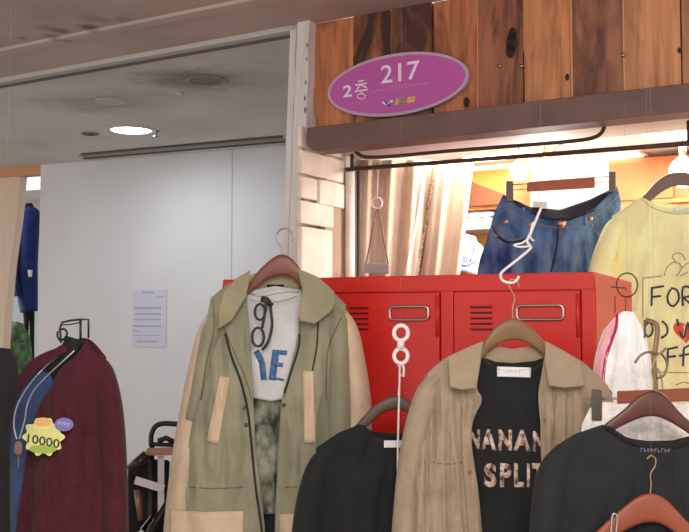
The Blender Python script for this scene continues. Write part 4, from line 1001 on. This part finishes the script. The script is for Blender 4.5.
# garment on lower hanger (only its dark top is seen)
t5 = thing('dark_garment', S(655, 620, d4-.085), 'black top hanging from the orange-brown hanger at the bottom right edge', 't-shirt')
shell('shirt_body', t5, M['blk'], d4-.085, .03, [(580, 560), (600, 546), (625, 541), (650, 545), (675, 541), (694, 546), (720, 560)], [(580, 560), (600, 546), (650, 538), (694, 546), (720, 560)], [(580, 560), (578, 640)], [(720, 560), (722, 640)], [(578, 640), (722, 640)], A=.01, seed=90)

# ------------------------------------------------------------------ pink and white garment beside the lockers
d5 = 2.74
pw = thing('pink_white_top', S(625, 400, d5), 'pink and white top with crimson trim beside the red locker', 'clothes')
b5 = shell('body', pw, M['whitec'], d5, .03, [(604, 330), (617, 315), (624, 311), (634, 312), (642, 328)], [(604, 330), (617, 315), (624, 311), (634, 312), (642, 328)],
           smoothline([(604, 330), (597, 350), (593, 375), (590, 440), (590, 520)], 4), smoothline([(642, 328), (648, 350), (653, 375), (656, 400), (660, 520)], 4), [(590, 520), (660, 520)], A=.024, seed=95, nu=50, cx=624, cy=300)
bv = bvh_of(b5)
mb = MB(); decal_grid(mb, bv, [(606, 329), (617, 316)], [(592, 515), (604, 515)], smoothline([(606, 329), (598, 350), (594, 375), (591, 440), (592, 515)], 4), smoothline([(617, 316), (614, 335), (606, 360), (603, 400), (604, 515)], 4), off=.003, dflt=d5-.01, nu=14, nv=30)
mb.build('side_panel', M['pink'], pw, solid=.001, label='pink side panel')
mb = MB(); stroke(mb, bv, [(617, 314), (616, 328), (610, 345), (605, 362), (603, 390), (603, 450)], 2.6, off=.005, dflt=d5-.02); mb.build('piping', M['magenta'], pw, solid=.002, label='crimson piping')
rg = thing('ring_hanger', S(626, 300, d5), 'thin black wire ring hanger above the pink and white top', 'hanger')
MB().tube([S(627+10.5*math.cos(a*.2618), 285+12*math.sin(a*.2618), d5) for a in range(24)], .0020, 8, closed=True).build('ring', M['black'], rg)
for x in (615, 625.5): pxtube([(x, 296), (x, 313)], d5, .0018, sm=0).build('stem', mat('copper_wire_%d' % int(x), (130, 70, 56), .4), rg)
pxtube([(611, 287), (626, 288), (626, 291)], d5, .0018, sm=0).build('cross_wire', M['pipe'], rg)
to_ceiling(627, 273, d5, 'thread above the thin black wire ring hanger')
# brass hook stand
bk = thing('brass_hook', S(655, 400, d3), 'aged brass double hook standing above the clip hanger bar', 'hook')
dk = d3-.02
def strap(pts, d, rx, ry, nm, par, m):
    q = smoothline(pts, 6); mb = MB(); mb.tube([S(x, y, d) for x, y in q], rx, 10, ry=ry); return mb.build(nm, m, par)
strap([(645.5, 320), (652, 322), (656, 324), (657.5, 330), (656, 345), (654, 360), (655, 375), (656, 392)], dk, .0065, .0035, 'shank', bk, M['brass'])
strap([(644.5, 320), (645, 330), (644.5, 338)], dk, .0028, .0028, 'peg', bk, M['clip'])
strap([(635, 363), (640, 356), (648, 352), (656, 354), (662, 352), (666, 348)], dk-.006, .0032, .0032, 'prong', bk, M['brass'])
strap([(660, 352), (666, 360), (667, 368), (663, 376), (657, 378)], dk-.004, .0032, .0032, 'prong', bk, M['brass'])

# ------------------------------------------------------------------ JEANS
d6 = 3.90
jh = thing('trouser_hanger', S(560, 183, d6), 'wooden bar clip hanger holding the blue jeans on the rod', 'hanger')
mb = MB(); q = ((527, 182), (595, 176.5), (595, 188), (527, 192))
mb.add([S(x, y, dd) for dd in (d6-.012, d6+.012) for x, y in q], [(0, 1, 2, 3), (7, 6, 5, 4), (0, 4, 5, 1), (1, 5, 6, 2), (2, 6, 7, 3), (3, 7, 4, 0)]); mb.build('bar', M['hang_orange'], jh, smooth=False, bevel=.004)
mb = MB(); mb.tube([S(506, 185.5, d6), S(616, 175.5, d6)], .0028, 8); mb.tube([S(506, 190.5, d6), S(616, 181, d6)], .0022, 8); mb.build('rail', M['steel'], jh)
for x, y in ((510, 181), (612.5, 171)):
    mb = MB(); mb.add([S(a, b_, dd) for dd in (d6-.022, d6+.016) for a, b_ in ((x-4, y), (x+3.5, y), (x+3.5, y+21), (x-4, y+21))], [(0, 1, 2, 3), (7, 6, 5, 4), (0, 4, 5, 1), (1, 5, 6, 2), (2, 6, 7, 3), (3, 7, 4, 0)])
    mb.build('clip', M['clip'], jh, smooth=False, bevel=.004)
hy = 325-(zr-EYE)/d6*1000
pxtube([(561, 178), (561, 166), (557, 159), (556, hy-4), (561, hy-8), (566, hy-4)], d6, .0022).build('hook', M['steel'], jh)
je = thing('blue_jeans', S(550, 420, d6), 'blue denim jeans clipped by the waist above the red locker', 'jeans')
jb = shell('jeans_body', je, M['jean'], d6, .05, [(503, 195), (520, 208), (545, 217), (570, 218), (595, 208), (617, 186)], [(503, 192), (530, 204), (560, 207), (590, 197), (617, 184)],
           smoothline([(503, 195), (494, 215), (487, 240), (478, 270), (474, 330), (472, 480)], 4), smoothline([(617, 186), (621, 205), (616, 235), (608, 270), (606, 330), (606, 480)], 4), [(472, 480), (606, 480)], A=.026, seed=101, nu=70, nv=70)
bv = bvh_of(jb)
strokes(je, bv, 'stitching', M['stitch'], [([(500, 203), (520, 217), (545, 226), (570, 227), (594, 218), (619, 195)], .7), ([(492, 223), (500, 236), (514, 240), (531, 234)], .8), ([(588, 214), (592, 226), (602, 236), (612, 226)], .8), ([(561, 228), (560, 250), (553, 275)], .6), ([(552, 226), (549, 250), (545, 266)], .5)], off=.004, dflt=d6-.04)
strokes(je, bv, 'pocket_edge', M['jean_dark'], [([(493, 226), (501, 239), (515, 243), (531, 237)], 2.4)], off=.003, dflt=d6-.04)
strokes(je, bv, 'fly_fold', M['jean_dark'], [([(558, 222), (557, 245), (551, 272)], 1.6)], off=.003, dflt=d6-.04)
for x, y, r_ in ((562, 223, .017), (506, 221.5, .009), (591, 218.5, .009), (531, 224.5, .008), (496, 236, .006)):
    p = onto(bv, x, y, .008, d6-.05); MB().tube([p, p+Vector((0, .006, 0))], r_, 14).build('button', M['copper'], je)
mb = MB(); sheet(mb, [(504, 195), (530, 207), (560, 210), (590, 200), (616, 187)], [(503, 202), (545, 219), (570, 220), (595, 211), (617, 195)], [(504, 195), (503, 202)], [(616, 187), (617, 195)], lambda u, v, x, y: d6+.012-.04*v*math.sin(math.pi*u), 30, 6)
mb.build('waist_inside', M['jean_dark'], je, solid=.003)
for x, y in ((523, 211), (586, 213)):
    mb = MB(); stroke(mb, bv, [(x, y-4), (x-.5, y+12)], 3, off=.008, dflt=d6-.04, sm=0); mb.build('belt_loop', M['jean'], je, solid=.003)
mb = MB(); quad_decal(mb, bv, (533, 201), (547, 202), (548, 213), (533, 212), off=.004, dflt=d6-.03); o = mb.build('paper_tag', M['label'], je, solid=.002)

# ------------------------------------------------------------------ YELLOW TEE
d7 = 3.72
hanger('greyish wooden hanger in the yellow t-shirt at right edge', M['hang_grey'],
       [(638, 200), (646, 193), (656, 182), (668, 174), (682, 172), (698, 176), (712, 186), (724, 200)],
       [(643, 206), (652, 200), (662, 192), (672, 187), (683, 186), (696, 188), (708, 196), (719, 206)], d7,
       [(682, 173), (682, 164), (686, 158), (684, 151), (679, 150)], M['hookgrey'], hook_r=.0024)
ty = thing('yellow_t_shirt', S(670, 500, d7), 'pale yellow t-shirt with hand-drawn FOR lettering at right edge', 't-shirt')
b7 = shell('shirt_body', ty, M['yellow'], d7, .06, [(612, 216), (626, 207), (641, 197), (646, 199), (656, 206), (680, 211), (704, 206), (716, 199), (722, 197), (738, 206), (752, 216)],
           [(612, 216), (626, 207), (641, 197), (656, 202), (680, 205), (704, 202), (722, 197), (738, 206), (752, 216)], [(612, 216), (617, 250), (618, 300), (618, 400), (616, 520)], [(752, 216), (748, 300), (748, 520)], [(616, 520), (748, 520)], A=.018, seed=111, nu=70, cx=681, cy=190)
loftpx('sleeve', ty, M['yellow'], [(624, 218, d7+.01, 6, .015), (615, 229, d7, 10, .035), (608, 245, d7, 11, .05), (603, 262, d7, 12, .055), (600, 282, d7, 13, .055)], A=.012, seed=113)
loftpx('sleeve', ty, M['yellow'], [(745, 216, d7, 8, .02), (753, 228, d7, 11, .04), (760, 245, d7, 13, .05), (767, 278, d7, 16, .055)], A=.012, seed=114)
bv = bvh_of(b7)
mb = MB(); stroke(mb, bv, [(643, 200), (655, 209), (680, 214), (705, 209), (718, 201)], 1.0, off=.003, dflt=d7-.05); mb.build('collar_seam', mat('yellow_seam', (206, 190, 106), .9), ty)
mb = MB(); quad_decal(mb, bv, (674, 207.5), (690, 208), (690, 212), (674, 211.5), off=.006, dflt=d7-.05); mb.build('neck_label', M['label'], ty, solid=.001)
K = dict(off=.004, dflt=d7-.06)
for nm_, ltr in (('letter_f', 0), ('letter_o', 3), ('letter_r', 4), ('letter_curve', 5), ('letter_w', 6), ('letter_f', 7), ('letter_f', 10), ('letter_squiggle', 12)):
    LS = [[(652, 287), (651.5, 306)], [(652, 288), (664, 286)], [(652, 297), (661, 296)],
          [(671, 289), (667.5, 296), (669, 304), (674, 306), (679, 299), (677, 290), (671, 288)],
          [(683, 306), (682.5, 288), (689, 287), (692, 292), (688, 297), (683, 297), (693, 306)],
          [(662, 321), (667, 326), (667, 334), (661, 338)],
          [(677, 319), (680, 332), (684, 338), (688, 322), (692, 338), (697, 318)],
          [(668, 348), (667.5, 365)], [(668, 349), (678, 347)], [(668, 357), (676, 356)],
          [(690, 345), (684, 348), (683, 366)], [(679, 356), (689, 354)],
          [(645, 326), (650, 322), (653, 330), (649, 337), (645, 333), (645, 326)]]
    n_ = {0: 3, 7: 3, 10: 2}.get(ltr, 1); mb = MB()
    for p in LS[ltr:ltr+n_]: stroke(mb, bv, p, 2.0, sm=3 if len(p) > 3 else 0, **K)
    mb.build(nm_, M['marker'], ty, solid=.001, label='dark blue hand-drawn letter')
for p in [[(643, 278), (643, 318)], [(643, 278), (662, 276)], [(664, 276), (668, 266), (676, 262), (682, 268), (676, 276)], [(676, 262), (672, 256), (680, 253), (686, 260)], [(682, 268), (690, 262), (695, 268)], [(680, 276), (688, 272)], [(655, 372), (700, 373)], [(676, 385), (684, 382), (692, 385)], [(674, 389), (695, 388)]]:
    mb = MB(); stroke(mb, bv, p, .8, sm=3 if len(p) > 2 else 0, **K); mb.build('line_drawing', M['penline'], ty, solid=.001)
mb = MB(); hp = []
for a in range(24):
    t = 2*math.pi*a/24; hp.append((686+13*math.sin(t)**3, 331-(10*math.cos(t)-4*math.cos(2*t)-1.4*math.cos(3*t)-.6*math.cos(4*t))))
cpt = onto(bv, 686, 330, .003, d7-.06); vs_ = [cpt]+[onto(bv, x, y, .003, d7-.06) for x, y in hp]
mb.add(vs_, [(0, i+1, (i+1) % 24+1) for i in range(24)]); mb.build('heart_print', M['heart'], ty, label='red heart print')

# ------------------------------------------------------------------ CARDIGAN on a bust
d8 = 2.75
bu = thing('display_bust', Vector((S(62, 300, d8).x, d8+.01, 0)), 'black bust with wire neck frame wearing the maroon cardigan', 'mannequin')
BUST = loftpx('bust_body', bu, M['lace'], [(74, 338, d8+.01, 9, .02), (70, 350, d8+.01, 10, .03), (62, 360, d8+.012, 14, .032), (58, 376, d8+.02, 24, .032), (58, 400, d8+.02, 30, .03), (58, 470, d8+.02, 30, .03), (60, 560, d8+.02, 32, .03), (60, 640, d8+.02, 30, .03)], A=0)
mb = MB(); c = Vector((S(64, 300, d8).x, d8+.01, 0)); mb.tube([c, c+Vector((0, 0, .95))], .014, 12); mb.build('pole', M['black'], bu)
mb = MB(); disc(mb, c, .16, .15, 0, .02); mb.build('base', M['black'], bu)
wf = M['black']
pxtube([(61, 343), (60.5, 335), (60, 328), (62, 322.5), (70, 320.5), (80, 319.5), (88.5, 319.5), (88.5, 338)], d8, .0030, sm=0).build('wire_frame', wf, bu)
pxtube([(80.5, 320), (80.5, 340)], d8, .0036, sm=0).build('wire_frame', wf, bu); pxtube([(62, 325), (70, 324.5), (80, 322.5)], d8, .0017, sm=0).build('wire_frame', wf, bu)
pxtube([(58, 331), (57.5, 336), (60, 340), (65, 338), (67, 333), (64, 329), (59, 330)], d8, .0032).build('wire_curl', wf, bu)
bi = thing('blue_inner_top', S(45, 600, d8), 'slate blue top under the maroon cardigan', 'top')
ib = shell('top_body', bi, M['blue'], d8+.006, .05, smoothline([(12, 392), (24, 376), (36, 369), (48, 373), (60, 370), (72, 360), (82, 366)], 3), [(12, 392), (36, 366), (60, 364), (82, 366)], [(12, 392), (10, 420), (10, 500), (6, 640)], [(82, 366), (90, 430), (90, 520), (90, 640)], [(6, 640), (90, 640)], A=.012, seed=120)
ca = thing('cardigan', S(70, 620, d8), 'maroon knitted open cardigan on the black bust, at left', 'cardigan')
def cd(seed, s):
    def f(u, v, x, y):
        out = u if s < 0 else 1-u
        return d8 - .008 - .075*math.sin(math.pi*min(1, .05+out*.8))*sstep(.15+v*3) - fold(x, y, .02, seed, fx=.05, fy=.006)*sstep(v*4)
    return f
opn = smoothline([(87, 341), (74, 358), (62, 368), (52, 386), (40, 404), (31, 430), (26, 460), (22, 490), (15, 540), (8, 640)], 4)
mb = MB(); sheet(mb, smoothline([(87, 341), (95, 352), (106, 357)], 4), [(8, 640), (112, 640)], opn, smoothline([(106, 357), (108, 390), (106, 450), (108, 520), (112, 640)], 4), cd(121, 1), 60, 80)
cR = mb.build('front_panel', M['maroon'], ca, solid=.005)
mb = MB(); sheet(mb, smoothline([(8, 400), (18, 378), (30, 362), (45, 353), (66, 346)], 4), smoothline([(2, 426), (12, 406), (26, 382), (44, 365), (68, 351)], 4), [(8, 400), (2, 426)], [(66, 346), (68, 351)], lambda u, v, x, y: d8-.02-.035*(1-u)**.7-.008*v, 40, 8)
mb.build('front_panel', M['maroon'], ca, solid=.005)
mb = MB(); sheet(mb, smoothline([(4, 410), (20, 374), (36, 357), (62, 346), (87, 338), (106, 357)], 4), [(-4, 640), (112, 640)], [(4, 410), (0, 500), (-4, 640)], smoothline([(106, 357), (110, 420), (112, 640)], 4), lambda u, v, x, y: d8+.03+.04*math.sin(math.pi*u)*sstep(v*3), 40, 40)
mb.build('back_panel', M['maroon'], ca, solid=.004)
cs = loftpx('sleeve', ca, M['maroon'], [(99, 358, d8+.012, 4, .01), (104, 372, d8+.008, 10, .035), (109, 402, d8, 13, .055), (112, 440, d8, 14, .055), (114, 490, d8, 14, .055), (115, 540, d8, 14, .055), (116, 600, d8, 14, .05)], A=.016, seed=125)
bv = bvh_of(ib, cR, BUST)
def beads(pts, name, par, off=.012):
    q = resample(smoothline(pts, 5), 70); mb = MB(); P_ = [onto(bv, x, y, off, d8-.06) for x, y in q]
    P2 = [sum((P_[max(0, min(len(P_)-1, i+k))] for k in (-2, -1, 0, 1, 2)), Vector())/5 for i in range(len(P_))]
    mb.tube(P2, [.0018 if i % 2 else .0030 for i in range(len(P2))], 6); return mb.build(name, M['silver'], par)
nk = thing('necklace', S(20, 450, d8-.07), 'long silver bead necklace with pendant over the blue top', 'necklace')
beads([(62, 353), (47, 365), (33, 380), (22, 396), (16, 410), (14, 426), (17, 440)], 'strand', nk)
beads([(75, 350), (60, 364), (45, 378), (33, 392), (27, 406), (25, 420), (19, 440)], 'strand', nk)
p = onto(bv, 18.5, 449, .016, d8-.07); mb = MB()
mb.tube([p+Vector((0, 0, .022)), p+Vector((0, 0, .012)), p, p+Vector((0, 0, -.012)), p+Vector((0, 0, -.018))], [.004, .011, .012, .010, .003], 12, ry=[.002, .004, .005, .004, .002]); mb.build('pendant', M['pendant'], nk)
mb = MB(); mb.tube([p+Vector((0, 0, -.018)), p+Vector((0, 0, -.05))], .002, 6); mb.build('tassel', M['pendant'], nk)
# flower price tag
dt = (onto(bv, 45, 440, .0, d8-.08)).y - .034
pt = thing('price_tag', S(42, 436, dt), 'yellow flower-shaped price tag with lilac bubble pinned on the maroon cardigan', 'price tag')
def polypx(mb, pts, da, db):
    n = len(pts); mb.add([S(x, y, da) for x, y in pts]+[S(x, y, db) for x, y in pts], [list(range(n)), list(range(2*n-1, n-1, -1))]+[(i, i+n, (i+1) % n+n, (i+1) % n) for i in range(n)])
fpts = []
for a in range(72):
    t = 2*math.pi*a/72; r_ = 1+.11*math.cos(10*t); fpts.append((43.5+19.5*r_*math.cos(t), 437+18*r_*math.sin(t)))
mb = MB(); polypx(mb, fpts, dt, dt+.003); mb.build('flower_card', M['tagyellow'], pt, smooth=False)
mb = MB(); polypx(mb, [(43+9*math.cos(a*.314), 422+4.5*math.sin(a*.314)) for a in range(20)], dt-.001, dt); mb.build('orange_patch', M['tagorange'], pt, smooth=False)
mb = MB(); polypx(mb, [(43+14*math.cos(a*.314), 449+4.5*math.sin(a*.314)) for a in range(20)], dt-.001, dt); mb.build('green_patch', M['taggreen'], pt, smooth=False)
mb = MB(); polypx(mb, [(64+9.5*math.cos(a*.314), 424.5+6.8*math.sin(a*.314)) for a in range(20)], dt-.004, dt-.0012); mb.build('lilac_bubble', M['tagpurple'], pt, smooth=False, label='lilac bubble')
def tpx(mb, s, tl, tr, bl, d, th):
    vs_, fs_ = text2d(s, th); mb.add([S(tl[0]+(tr[0]-tl[0])*x+(bl[0]-tl[0])*(1-y), tl[1]+(tr[1]-tl[1])*x+(bl[1]-tl[1])*(1-y), d) for x, y in vs_], fs_)
mb = MB(); tpx(mb, '10000', (28, 433.5), (60, 439.5), (27, 442.5), dt-.0015, .012); mb.build('price_digits', mat('dark_ink', (48, 50, 36), .6), pt, smooth=False)
mb = MB()
for k in range(4): x = 58.5+k*3; mb_y = 423+k*.5; polypx(mb, [(x, mb_y-1.6), (x+1.8, mb_y-1.6), (x+1.8, mb_y-.6), (x+.8, mb_y+1.6), (x, mb_y+1.8)], dt-.005, dt-.004)
mb.build('bubble_print', mat('pale_lilac_ink', (180, 172, 214), .6), pt, smooth=False)

# black garment at the far left edge
d9 = 2.6
t_ = thing('dark_garment', Vector((S(4, 600, d9).x, d9, S(4, 600, d9).z)), 'black garment cut off by the left edge beside the maroon cardigan', 'clothes')
loftpx('body', t_, M['blk'], [(4, 348, d9, 6, .02), (3, 358, d9, 14, .04), (0, 385, d9, 19, .05), (-6, 415, d9, 19, .05), (-10, 480, d9, 20, .05), (-10, 600, d9, 22, .05)], A=.01, seed=131)
MB().tube([S(4, 349, d9), (lambda q: Vector((q.x, q.y, CZ)))(S(4, 349, d9))], .0007, 6).build('hanging_thread', M['nylon'], t_)

# ------------------------------------------------------------------ folded cart behind, between cardigan and jacket
dc = 3.7
ct = thing('folding_cart', Vector((S(160, 500, dc).x, dc, 0)), 'black folding cart with reddish tray between cardigan and green jacket', 'cart')
def fl_pt(px, d): q = S(px, 400, d); return Vector((q.x, q.y, 0))
mb = MB(); q = [S(*p) for p in smoothline([(151, 445, dc), (151.5, 434, dc), (156, 426, dc), (164, 423.5, dc), (176, 424, dc), (200, 424, dc), (204, 430, dc), (205, 445, dc)], 5)]
mb.tube(q, .0095, 10); mb.build('handle', M['black'], ct)
mb = MB(); mb.tube([S(150, 444, dc), S(200, 446, dc)], .008, 8); mb.tube([S(158, 441, dc), S(166, 438, dc), S(176, 443, dc)], .010, 8); mb.build('crossbar', M['black'], ct)
mb = MB(); mb.add([S(x, y, dd) for dd in (dc-.06, dc+.12) for x, y in ((147, 448), (206, 446), (206, 454), (145, 456))], [(0, 1, 2, 3), (7, 6, 5, 4), (0, 4, 5, 1), (1, 5, 6, 2), (2, 6, 7, 3), (3, 7, 4, 0)]); mb.build('tray', M['traywood'], ct, smooth=False, bevel=.004)
for x in (152, 200):
    mb = MB(); mb.tube([S(x, 444, dc+.02), S(x-2, 560, dc+.03), fl_pt(x-4, dc+.04)], .010, 8); mb.build('leg', M['black'], ct)
mb = MB()
def bar4(a, b_, wd, d_):
    l = math.hypot(b_[0]-a[0], b_[1]-a[1]); nx, ny = -(b_[1]-a[1])/l*wd/2, (b_[0]-a[0])/l*wd/2
    polypx(mb, [(a[0]+nx, a[1]+ny), (b_[0]+nx, b_[1]+ny), (b_[0]-nx, b_[1]-ny), (a[0]-nx, a[1]-ny)], d_, d_+.02)
bar4((135, 480), (164, 489), 8, dc-.05); bar4((161, 456), (161, 512), 6.5, dc-.025); bar4((142, 530), (152, 518), 5, dc-.07); bar4((152, 518), (138, 536), 4, dc-.07)
mb.build('white_slat', M['whitebar'], ct, smooth=False)
mb = MB(); mb.tube([S(130, 470, dc-.06), S(147, 455, dc-.06)], .02, 8); mb.tube([S(133, 560, dc-.02), S(170, 500, dc-.02)], .016, 8); mb.tube([S(176, 500, dc+.0), S(160, 560, dc+.0)], .014, 8); mb.build('strut', M['black'], ct)
mb = MB(); polypx(mb, [(128, 466), (148, 459), (170, 460), (168, 500), (172, 560), (126, 560)], dc+.05, dc+.1); mb.build('canvas_bag', M['blackcloth'], ct, smooth=False, bevel=.01)
mb = MB(); mb.tube([S(137, 490, dc-.03), S(141, 520, dc-.03)], .012, 8); mb.build('brown_strap', M['brass'], ct)
for x in (140, 176): 
    mb = MB(); c = fl_pt(x, dc+.08)+Vector((0, 0, .05)); mb.tube([c+Vector((-.015, 0, 0)), c+Vector((.015, 0, 0))], .05, 20); mb.build('wheel', M['black'], ct)
